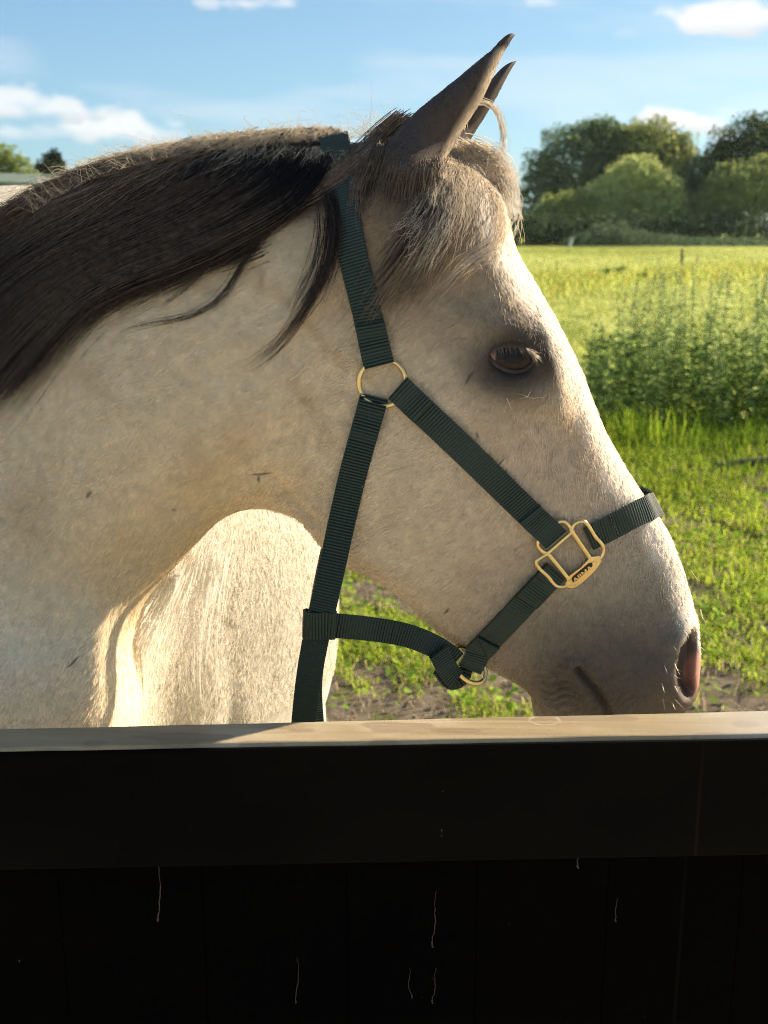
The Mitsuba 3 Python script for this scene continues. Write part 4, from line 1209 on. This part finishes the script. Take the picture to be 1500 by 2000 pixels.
for k, u0 in enumerate(range(744, 836, 15)):                       # short hair that hides the root of the ear
    vb = np.interp(u0, [740, 790, 866], [330, 362, 352])
    tuft('root_hair', [(u0 + 12, vb - 48), (u0 + 4, vb - 8), (u0 - 6, vb + 46)], 230, (11, 17), 'ear_hair', .00024, (.036, .003), f'{HORSE}__ear', 300 + k, (.3, 1), 2)
LOCKS = f'{HORSE}__forelock'
labels[LOCKS] = {'label': 'pale tousled forelock with a few darker locks'}
for k, (g, n, sp, cu, le) in enumerate([
        ([(868, 298), (878, 350), (868, 420), (838, 490), (800, 555)], 150, (12, 20), 9, (.35, 1)),
        ([(884, 296), (868, 325), (852, 352), (846, 396)], 130, (7, 12), 7, (.4, 1)),
        ([(880, 290), (895, 350), (885, 420), (850, 490), (825, 525)], 70, (9, 15), 9, (.4, 1)),
        ([(888, 285), (908, 325), (908, 375), (900, 410)], 40, (9, 13), 12, (.4, 1)),
        ([(905, 282), (940, 312), (958, 360), (955, 410)], 50, (11, 14), 14, (.4, 1)),
        ([(915, 288), (965, 325), (988, 375), (990, 430), (972, 480)], 80, (10, 14), 12, (.5, 1)),
        ([(905, 300), (960, 345), (985, 420), (975, 472), (930, 505), (870, 560), (820, 595)], 45, (10, 9), 7, (.5, 1)),
        ([(850, 330), (838, 385), (812, 430), (770, 462)], 80, (12, 18), 12, (.35, 1)),
        ([(860, 330), (855, 400), (825, 450), (790, 480)], 70, (10, 18), 12, (.4, 1)),
        ([(925, 292), (980, 330), (1000, 390), (994, 445)], 45, (8, 12), 20, (.5, 1))]):
    tuft('pale_hair', g, n, sp, 'forelock_pale', .00036, (.004, .016), LOCKS, 50 + k, le, cu)
for k, (g, n, sp, cu, mt) in enumerate([
        ([(862, 400), (822, 470), (775, 540), (728, 610), (690, 668)], 130, (16, 20), 6, 'forelock_brown'),
        ([(880, 430), (850, 500), (800, 570), (740, 630)], 90, (18, 24), 6, 'forelock_brown'),
        ([(840, 400), (800, 480), (740, 560), (700, 600)], 80, (14, 20), 4, 'strand_dark'),
        ([(960, 350), (965, 410), (950, 440)], 40, (12, 18), 8, 'forelock_brown'),
        ([(775, 235), (728, 275), (690, 310), (640, 350), (560, 395), (470, 440), (380, 500)], 150, (9, 11), 4, 'forelock_brown'),
        ([(790, 240), (735, 285), (705, 340), (695, 400), (700, 440)], 150, (12, 12), 4, 'forelock_brown'),
        ([(780, 240), (740, 300), (715, 360), (705, 420)], 60, (8, 8), 3, 'strand_dark'),
        ([(640, 380), (652, 450), (640, 520), (600, 600), (548, 670), (465, 725)], 75, (9, 8), 5, 'strand_dark'),
        ([(640, 420), (632, 500), (605, 570), (570, 630)], 40, (12, 14), 6, 'strand_dark'),
        ([(560, 400), (520, 450), (470, 520), (432, 580), (380, 615), (280, 635), (215, 662)], 26, (5, 4), 2, 'strand_dark'),
        ([(430, 480), (385, 540), (335, 585), (290, 612)], 8, (6, 2), 1, 'strand_dark'),
        ([(500, 470), (440, 500), (360, 525)], 90, (14, 10), 3, 'strand_dark')]):
    tuft('dark_hair', g, n, sp, mt, .00030, (.012, .006), LOCKS if k < 4 else MANE, 70 + k, (.55, 1), cu)
# loops and flyaway hairs above the crest
tuft('pale_hair', [(905, 250), (930, 200), (958, 205), (980, 245), (984, 285), (970, 318)], 34, (3, 4), 'forelock_pale', .00032, None, LOCKS, 90, (.9, 1), 2, depth=[1.10, 1.07, 1.06, 1.07])
tuft('pale_hair', [(895, 300), (935, 288), (972, 305), (996, 340), (1004, 380)], 26, (4, 8), 'forelock_pale', .0003, None, LOCKS, 91, (.9, 1), 4, depth=[1.09, 1.06, 1.07])
st_, ra_ = [], []
for i in range(520):
    z_ = rng.random()
    u0 = rng.uniform(60, 780) if z_ < .62 else rng.uniform(560, 800)
    v0 = np.interp(u0, [0, 100, 200, 300, 400, 480, 560, 620, 680, 740, 790], [455, 380, 330, 303, 285, 275, 268, 268, 264, 250, 242]) + 10
    p = at(u0, v0, rng.uniform(1.06, 1.12))
    L = rng.uniform(.015, .045) * (1.6 if rng.random() < .12 else 1)
    d = np.array([rng.normal(-.3, .7), rng.normal(0, .35), rng.uniform(.3, 1)])
    d /= np.linalg.norm(d)
    m = p + d * L * .5
    d2 = d + np.array([rng.normal(-.6, .7), rng.normal(0, .5), -rng.uniform(.3, 1.5)])
    e = m + d2 / np.linalg.norm(d2) * L * .5
    st_.append(ext([p, m, e])); ra_.append(np.array([1, 1, .8, .6, .4]) * .00016)
curves('flyaway_hair', st_, ra_, 'mane_pale', MANE, kind='stuff')
# whiskers and long chin hairs
st_, ra_ = [], []
for (u0, v0, u1, v1, u2, v2) in [(1322, 1100, 1338, 1130, 1343, 1158), (1350, 1115, 1362, 1132, 1378, 1140), (1334, 1170, 1340, 1180, 1348, 1187), (1368, 1190, 1372, 1206, 1382, 1222), (1362, 1248, 1370, 1254, 1378, 1262),
        (1363, 1260, 1372, 1266, 1382, 1274), (1318, 1296, 1322, 1306, 1328, 1318), (1297, 1296, 1300, 1306, 1305, 1318), (1315, 1262, 1322, 1270, 1331, 1276), (1318, 1303, 1324, 1308, 1333, 1312), (1316, 1318, 1324, 1324, 1334, 1326),
        (1340, 1320, 1350, 1326, 1358, 1328), (1338, 1334, 1356, 1340, 1376, 1348), (1335, 1336, 1346, 1346, 1352, 1354), (1325, 1352, 1340, 1362, 1352, 1372), (1318, 1366, 1330, 1378, 1340, 1388), (1312, 1370, 1316, 1380, 1320, 1388),
        (1293, 1335, 1296, 1345, 1298, 1354), (1318, 1340, 1322, 1348, 1326, 1356), (1295, 1365, 1297, 1378, 1298, 1388), (1000, 782, 1030, 776, 1040, 758), (1010, 768, 1040, 778, 1075, 774), (990, 778, 996, 792, 1001, 803)]:
    b = on_skin([(u0, v0)], .0)[0]
    yb = float(b[1])
    st_.append(ext([at(u0, v0, yb), at(u1, v1, yb - .010), at(u2, v2, yb - .016)])); ra_.append(np.array([1, 1, .9, .6, .3]) * .00042)
for i in range(260):
    t_ = rng.random()
    u0, v0 = np.interp(t_, [0, .3, .6, 1], [690, 800, 905, 1030]), np.interp(t_, [0, .3, .6, 1], [1098, 1170, 1258, 1338])
    p = at(u0 - rng.uniform(-12, 4), v0 - rng.uniform(0, 14), rng.uniform(1.06, 1.10))
    L = rng.uniform(.008, .026)
    d = np.array([rng.normal(-.2, .3), rng.normal(0, .3), -1])
    st_.append(ext([p, p + d * L * .5, p + d * L + [rng.normal(0, .004), 0, 0]])); ra_.append(np.array([1, 1, .8, .6, .3]) * .00016)
curves('whiskers', st_, ra_, 'pale_hair', HORSE, kind='stuff')
hair_mat('chest_pale', (.74, .72, .67), (.84, .82, .78), .5, .4, True)
# tuft of longer hair where the neck meets the chest, in the sun
for k, (g, n, sp) in enumerate([([(330, 1120), (290, 1160), (250, 1205), (205, 1242)], 110, (9, 7)), ([(345, 1110), (310, 1190), (275, 1260), (255, 1310)], 150, (12, 14)), ([(380, 1070), (350, 1160), (320, 1260), (300, 1330)], 150, (14, 18)),
                                 ([(300, 1220), (275, 1290), (270, 1350), (285, 1400)], 90, (14, 20)), ([(420, 1060), (400, 1160), (390, 1280), (400, 1380)], 120, (20, 20))]):
    tuft('chest_hair', g, n, sp, 'chest_pale', .00034, None, HORSE, 110 + k, (.5, 1), 3, depth=[1.15, 1.17, 1.20] if k in (0, 1, 3) else [1.2, 1.22, 1.23])
# ------------------------------------------------------------------ headcollar
scene['webbing'] = {'type': 'principled', 'roughness': .45, 'specular': .5, 'sheen': .25,
                    'base_color': mikit.proc(lambda p, n, uv: mi.Color3f(.0045, .0200, .0135) * (.75 + .5 * noise(p.x * 900, p.z * 900, p.y * 900)))}
scene['stitching'] = {'type': 'principled', 'roughness': .7, 'base_color': rgb(.008, .014, .014)}
scene['brass'] = {'type': 'principled', 'metallic': 1.0, 'roughness': .22, 'base_color': mikit.proc(lambda p, n, uv: mix((.83, .66, .32), (.70, .52, .22), fbm(p.x * 300, p.z * 300, p.y * 300)))}
scene['brass_dark'] = {'type': 'principled', 'roughness': .5, 'metallic': .3, 'base_color': rgb(.015, .012, .008)}
HC = 'headcollar'
tag(HC, 'dark green webbing headcollar with brass fittings on the horse', 'headcollar')


def ribbon(P, B, width, thick=.0024, pitch=.0029, ridge=.00065):
    """A ribbed webbing strap along P; B: its width direction at each point."""
    s = np.r_[0, np.cumsum(np.linalg.norm(np.diff(P, axis=0), axis=1))]
    n = max(12, int(s[-1] / (pitch / 8)))
    t = np.linspace(0, s[-1], n)
    Pc, Bc = CubicSpline(s, P)(t), CubicSpline(s, B)(t)
    wd = np.interp(t, s, np.broadcast_to(width, (len(P),)))
    Tn = np.gradient(Pc, axis=0)
    Tn /= np.linalg.norm(Tn, axis=1, keepdims=True)
    Bc -= Tn * np.einsum('ij,ij->i', Bc, Tn)[:, None]
    Bc /= np.linalg.norm(Bc, axis=1, keepdims=True)
    N = np.cross(Tn, Bc)
    ph = np.abs(np.cos(np.pi * t / pitch))
    h = thick / 2 + ridge * (ph ** .5 - .6) * 2
    hw = wd / 2 + .00030 * (ph - .5)
    prof_ = [(-1, .15), (-.985, .8), (-.93, 1), (-.5, 1), (0, 1), (.5, 1), (.93, 1), (.985, .8), (1, .15), (1, -.15), (.985, -.8), (0, -1), (-.985, -.8), (-1, -.15)]
    v = np.stack([Pc + Bc * (a * hw)[:, None] + N * (b * h)[:, None] for a, b in prof_], 1)
    m = len(prof_)
    f = grid_faces(n, m, True)
    vv_ = np.vstack([v.reshape(-1, 3), Pc[0], Pc[-1]])
    k = np.arange(m)
    f = np.vstack([f, np.stack([k * 0 + n * m, (k + 1) % m, k], 1), np.stack([k * 0 + n * m + 1, (n - 1) * m + k, (n - 1) * m + (k + 1) % m], 1)])
    me = mesh_of(vv_, f)
    if me.volume < 0:
        me.invert()
    return me


def skin_path(px, n, lift, smooth_n=7, wpx=25.0):
    """A strap line on the near side: points, width direction."""
    q = smooth_path(np.c_[px, np.zeros(len(px))], n)[:, :2]
    t = np.gradient(q, axis=0)
    t /= np.linalg.norm(t, axis=1, keepdims=True)
    nn = np.stack([-t[:, 1], t[:, 0]], 1)
    rows = np.stack([on_skin(q + nn * k * wpx) for k in (-1, -.5, 0, .5, 1)], 1)
    Bv = rows[:, 4] - rows[:, 0]
    Y = np.minimum(rows[:, 2, 1], (rows[:, 0, 1] + rows[:, 4, 1]) / 2)
    Y = np.minimum(Y, (rows[:, 1, 1] + rows[:, 3, 1]) / 2) - lift
    ker = np.ones(smooth_n) / smooth_n
    pad = smooth_n // 2
    sm = lambda a: np.apply_along_axis(lambda c: np.convolve(np.pad(c, pad, mode='edge'), ker, 'valid'), 0, a)
    Y, Bv = sm(Y[:, None])[:, 0], sm(Bv)
    return at(q[:, 0], q[:, 1], Y), Bv / np.linalg.norm(Bv, axis=1, keepdims=True)


WEB = .0248
YM = 1.08


def over_top(px, n, lift):
    """A strap that comes up the near side, crosses the top and goes down the far side."""
    P, B = skin_path(px, n, lift)
    far = P[::-1].copy(); far[:, 1] = 2 * YM - far[:, 1]
    fb = B[::-1].copy(); fb[:, 1] *= -1
    return P, B, far, fb


# crown strap over the poll
P, B = skin_path([(738, 708), (730, 672), (717, 612), (700, 545), (685, 480), (672, 400), (663, 340), (656, 300)], 46, .004)
top = at(652, 268, YM); top[2] += .002
far = P[::-1].copy(); far[:, 1] = 2 * YM - far[:, 1]
fb = B[::-1].copy(); fb[:, 1] *= -1
ctr = np.array([[*at(653, 274, YM - .022)], [*top], [*at(653, 274, YM - .022)]]); ctr[2, 1] = YM + .022
PP = np.vstack([P, ctr, far]); BB = np.vstack([B, np.repeat([B[-1] * [1, 0, 1]], 3, 0), fb])
put('crown_strap', ribbon(PP, BB, WEB * 1.05), 'webbing', HC, smooth=35)
# folded end of the crown strap round the ring
P, B = skin_path([(741, 714), (735, 690), (727, 655), (722, 632)], 20, .0075, 3)
put('crown_strap_fold', ribbon(P, B, WEB * 1.06), 'webbing', HC, smooth=35)
# cheek strap
P, B = skin_path([(779, 760), (830, 808), (900, 874), (970, 942), (1040, 1010), (1084, 1052)], 50, .0042)
put('cheek_strap', ribbon(P, B, WEB), 'webbing', HC, smooth=35)
farc = P.copy(); farc[:, 1] = 2 * YM - farc[:, 1]
put('cheek_strap', ribbon(farc, B * [1, -1, 1], WEB), 'webbing', HC, smooth=35)
P, B = skin_path([(1086, 1054), (1070, 1038), (1050, 1020), (1034, 1004)], 16, .0070, 3)
put('cheek_strap_fold', ribbon(P, B, WEB), 'webbing', HC, smooth=35)
P, B = skin_path([(776, 757), (792, 772), (812, 792), (826, 805)], 16, .0070, 3)
put('cheek_strap_fold', ribbon(P, B, WEB), 'webbing', HC, smooth=35)
# noseband over the nose
P, B = skin_path([(1150, 1053), (1178, 1039), (1205, 1025), (1235, 1008), (1262, 995)], 30, .0035, 5, 20)
n1 = at(1278, 985, YM); n1 += np.array([.0025, 0, .0012])
nA, nB = at(1272, 989, YM - .020) + [.0015, 0, .001], at(1272, 989, YM - .020) + [.0015, 0, .001]
nB[1] = YM + .020
far = P[::-1].copy(); far[:, 1] = 2 * YM - far[:, 1]
bt = at(1296, 1006, YM) - at(1273, 962, YM)
bt /= np.linalg.norm(bt)
if np.dot(bt, B[-1]) < 0:
    bt = -bt
fb = B[::-1].copy(); fb[:, 1] *= -1
put('noseband', ribbon(np.vstack([P, [nA, n1, nB], far]), np.vstack([B, [bt, bt, bt], fb]), WEB * .98), 'webbing', HC, smooth=35)
P, B = skin_path([(1149, 1054), (1164, 1046), (1182, 1037), (1196, 1030)], 14, .0062, 3, 20)
put('noseband_fold', ribbon(P, B, WEB * .98), 'webbing', HC, smooth=35)
# strap from the square fitting to the chin
P, B = skin_path([(1086, 1115), (1040, 1162), (990, 1216), (945, 1262), (914, 1293)], 40, .0042)
P[:, 1] = np.minimum(P[:, 1], np.linspace(P[0, 1], P[0, 1] + .035, len(P)))
put('chin_strap', ribbon(P, B, WEB * 1.02), 'webbing', HC, smooth=35)
chin_end = P[-1]
farc = P.copy(); farc[:, 1] = 2 * YM - farc[:, 1]
put('chin_strap', ribbon(farc, B * [1, -1, 1], WEB), 'webbing', HC, smooth=35)
P2 = P.copy(); P2[:, 1] -= .0030
put('chin_strap_fold', ribbon(P2[:14], B[:14], WEB * 1.02), 'webbing', HC, smooth=35)
put('chin_strap_fold', ribbon(P2[-10:], B[-10:], WEB * 1.02), 'webbing', HC, smooth=35)
# throat strap: hangs from the ring past the jaw and returns on the far side
tp = [(731, 774), (720, 815), (705, 868), (684, 948), (657, 1068), (632, 1180), (614, 1262), (600, 1350), (592, 1430)]
q = smooth_path(np.c_[tp, np.zeros(len(tp))], 60)[:, :2]
ys = on_skin(q[:24])[:, 1] - .0042
Yt = np.r_[ys[:20], np.full(40, np.nan)]
Yt[20:] = np.interp(np.arange(20, 60), [19, 36, 59], [ys[19], .985, 1.03])
Yt = np.convolve(np.pad(Yt, 4, mode='edge'), np.ones(9) / 9, 'valid')
P = at(q[:, 0], q[:, 1], Yt)
t_ = np.gradient(q, axis=0); t_ /= np.linalg.norm(t_, axis=1, keepdims=True)
B = np.stack([t_[:, 1], np.linspace(.05, -.10, 60), t_[:, 0]], 1)
tail = np.array([P[-1] + d for d in ((-.004, .012, -.045), (.0, .045, -.075), (.004, .08, -.05))])
far = P[::-3].copy(); far[:, 1] = 2 * 1.09 - far[:, 1]
put('throat_strap', ribbon(np.vstack([P, tail, far]), np.vstack([B, np.repeat([[1, 0, 0]], 3, 0), B[::-3] * [1, -1, 1]]), WEB), 'webbing', HC, smooth=35)
put('throat_strap_fold', ribbon(P[1:9] - [0, .003, 0], B[1:9], WEB), 'webbing', HC, smooth=35)
yk = float(np.interp(1218, q[:, 1], Yt))
# strap that joins the chin ring to the throat strap
cp = [(604, 1218), (640, 1221), (680, 1224), (735, 1230), (790, 1240), (835, 1256), (868, 1274), (890, 1292)]
q2 = smooth_path(np.c_[cp, np.zeros(len(cp))], 50)[:, :2]
Y2 = np.linspace(yk - .0045, 1.035, 50)
P = at(q2[:, 0], q2[:, 1], Y2)
t_ = np.gradient(q2, axis=0); t_ /= np.linalg.norm(t_, axis=1, keepdims=True)
B = np.stack([t_[:, 1] * 1.0, np.linspace(-.05, .35, 50), t_[:, 0]], 1)
B = np.stack([t_[:, 1], np.linspace(.0, .30, 50), t_[:, 0]], 1)
put('joining_strap', ribbon(P, B, np.linspace(WEB * .98, WEB * .88, 50)), 'webbing', HC, smooth=35)
# keeper: the joining strap's end wrapped round the throat strap
c0 = at(624, 1219, yk)
lp = []
for a in np.linspace(0, 2 * np.pi, 41):
    ca_, sa_ = np.cos(a), np.sin(a)
    lp.append(c0 + np.array([.0145 * np.sign(ca_) * abs(ca_) ** .35, -.0052 * np.sign(sa_) * abs(sa_) ** .5, -.0009 * ca_]))
put('keeper', ribbon(np.array(lp), np.repeat([[.05, 0, 1]], 41, 0), WEB * 1.06, thick=.002), 'webbing', HC, smooth=35)
# hanging loop of the joining strap round the chin ring
l2 = smooth_path(np.c_[[(856, 1272), (868, 1296), (882, 1318), (893, 1326)], np.zeros(4)], 20)[:, :2]
P = at(l2[:, 0], l2[:, 1], np.linspace(1.020, 1.035, 20))
put('joining_strap_loop', ribbon(P, np.repeat([[.75, .25, .55]], 20, 0), WEB * .86), 'webbing', HC, smooth=35)
l2 = smooth_path(np.c_[[(858, 1300), (870, 1318), (884, 1328), (897, 1322), (902, 1302)], np.zeros(5)], 24)[:, :2]
P = at(l2[:, 0], l2[:, 1], np.linspace(1.028, 1.055, 24))
put('joining_strap_loop', ribbon(P, np.repeat([[.55, .55, .45]], 24, 0), WEB * .8), 'webbing', HC, smooth=35)


def plane_at(px, C, N):
    q = np.asarray(px, float)
    d = FWD + ((q[:, 0:1] - 750) / FPX) * np.array([[1.0, 0, 0]]) - ((q[:, 1:2] - 1000) / FPX) * UPV
    return CAM + d * (((C - CAM) @ N) / (d @ N))[:, None]


def local_plane(u, v, r, lift):
    k = on_skin([(u, v), (u - r, v), (u + r, v), (u, v - r), (u, v + r)])
    N = np.cross(k[2] - k[1], k[3] - k[4])
    N /= np.linalg.norm(N)
    if N[1] > 0:
        N = -N
    C = k[1:].mean(0)
    C[1] = min(C[1], k[0, 1])
    return C + N * lift, N


# throat ring
C, N = local_plane(747, 747, 46, .0035)
a = np.linspace(0, 2 * np.pi, 73)[:-1]
put('throat_ring', tube(plane_at(np.stack([747 + 46 * np.cos(a), 747 + 46 * np.sin(a)], 1), C, N), .0021, 14, closed=True), 'brass', HC, smooth=True, label='round brass ring below the ear')
# chin ring
k = np.array([np.cos(-.85), np.sin(-.85)])
a = np.linspace(0, 2 * np.pi, 61)[:-1]
ring = np.stack([915 + 42 * np.cos(a) * .62 + 20 * np.sin(a), 1298 + 42 * np.cos(a) * .78 - 16 * np.sin(a)], 1)
put('chin_ring', tube(at(ring[:, 0], ring[:, 1], 1.046 + .008 * np.sin(a)), .0024, 14, closed=True), 'brass', HC, smooth=True, label='small brass ring under the chin')
# square fitting with four bars, three strap slots and a lettered bow
C, N = local_plane(1112, 1082, 36, .0058)
SQ = f'{HC}__square_fitting'
labels[SQ] = {'label': 'square brass fitting with a lettered bow at the cheek'}


def bar(name, px, r, n=30, flat=.8):
    put(name, tube(smooth_path(plane_at(px, C, N), n), r, 12, flat=flat), 'brass', SQ, smooth=True)


bar('bar', [(1064, 1085), (1090, 1062), (1121, 1035)], .0021)
bar('bar', [(1113, 1032), (1134, 1063), (1157, 1097)], .0021)
bar('bar', [(1066, 1077), (1088, 1103), (1112, 1133)], .0021)
bar('slot_loop', [(1068, 1081), (1056, 1074), (1050, 1062), (1056, 1052), (1078, 1034), (1096, 1018), (1106, 1022), (1116, 1036)], .0018, 50)
bar('slot_loop', [(1117, 1036), (1124, 1022), (1138, 1018), (1147, 1024), (1164, 1050), (1179, 1072), (1174, 1088), (1156, 1094)], .0018, 50)
bar('slot_loop', [(1068, 1081), (1058, 1088), (1047, 1098), (1053, 1110), (1072, 1128), (1090, 1145), (1104, 1144), (1113, 1130)], .0018, 50)
bow = [(1104, 1141), (1113, 1124), (1134, 1109), (1154, 1088), (1171, 1086), (1174, 1094), (1160, 1114), (1138, 1135), (1116, 1147)]


def plate(px, lo, hi):
    top_, bot = plane_at(px, C + N * hi, N), plane_at(px, C + N * lo, N)
    m = len(px)
    cc = plane_at([np.mean(px, 0)], C + N * hi, N)
    v_ = np.vstack([top_, bot, cc, plane_at([np.mean(px, 0)], C + N * lo, N)])
    k_ = np.arange(m)
    f_ = np.vstack([np.stack([k_, (k_ + 1) % m, k_ * 0 + 2 * m], 1), np.stack([(k_ + 1) % m + m, k_ + m, k_ * 0 + 2 * m + 1], 1),
                    np.stack([k_, k_ + m, (k_ + 1) % m], 1), np.stack([(k_ + 1) % m, k_ + m, (k_ + 1) % m + m], 1)])
    me = mesh_of(v_, f_)
    me.fix_normals()
    return me


put('bow', plate(bow, -.0016, .0012), 'brass', SQ, smooth=40)
panel = [(1119, 1137), (1116, 1131), (1120, 1125), (1150, 1100), (1156, 1099), (1158, 1104), (1154, 1110), (1124, 1136)]
put('bow_panel', plate(panel, .0010, .0015), 'brass_dark', SQ)
bar('bow_edge', [(1106, 1143), (1118, 1146), (1139, 1133), (1160, 1113), (1173, 1094)], .0014, 40)
txt = meshkit.text_mesh('ARMA', 1.0, .25, bold=True)
b0, b1 = txt.bounds
p0, p1 = plane_at([(1122, 1137), (1157, 1109)], C + N * .0014, N)
ex_ = (p1 - p0) / np.linalg.norm(p1 - p0)
ey_ = np.cross(N, ex_)
sc = np.linalg.norm(p1 - p0) / (b1[0] - b0[0])
hs = .0037
tv = np.array(txt.vertices)
tv = p0 + ((tv[:, 0] - b0[0]) * sc)[:, None] * ex_ + ((tv[:, 1] - b0[1]) * hs)[:, None] * ey_ + (tv[:, 2] * .0022)[:, None] * N
put('lettering', mesh_of(tv, txt.faces), 'brass', SQ, label='raised brass letters ARMA')


def stitches(name, pairs, n, lift=.006):
    ms = []
    for (a_, b_) in pairs:
        q_ = np.stack([np.linspace(a_[0], b_[0], 2 * n + 1), np.linspace(a_[1], b_[1], 2 * n + 1)], 1)
        w_ = on_skin(q_, lift)
        for i in range(0, 2 * n, 2):
            ms.append(tube(np.linspace(w_[i], w_[i + 1], 4), .00055, 6))
    put(name, trimesh.util.concatenate(ms), 'stitching', HC, kind='stuff')


stitches('stitching', [((704, 797), (745, 808)), ((822, 782), (797, 815)), ((1040, 1026), (1062, 1003)), ((1190, 1008), (1208, 1046)), ((1062, 1140), (1046, 1123)), ((950, 1283), (934, 1250))], 6, .0085)

# ------------------------------------------------------------------ the air: a thin haze that greys the far trees
scene['haze'] = {'type': 'cube', 'to_world': T().translate([0, 770, 11.5]).scale([910, 840, 13.0]), 'bsdf': {'type': 'null'}, 'interior': {'type': 'ref', 'id': 'air'}}
tag('haze', 'thin summer haze in the air over the meadow', 'haze', kind='stuff')
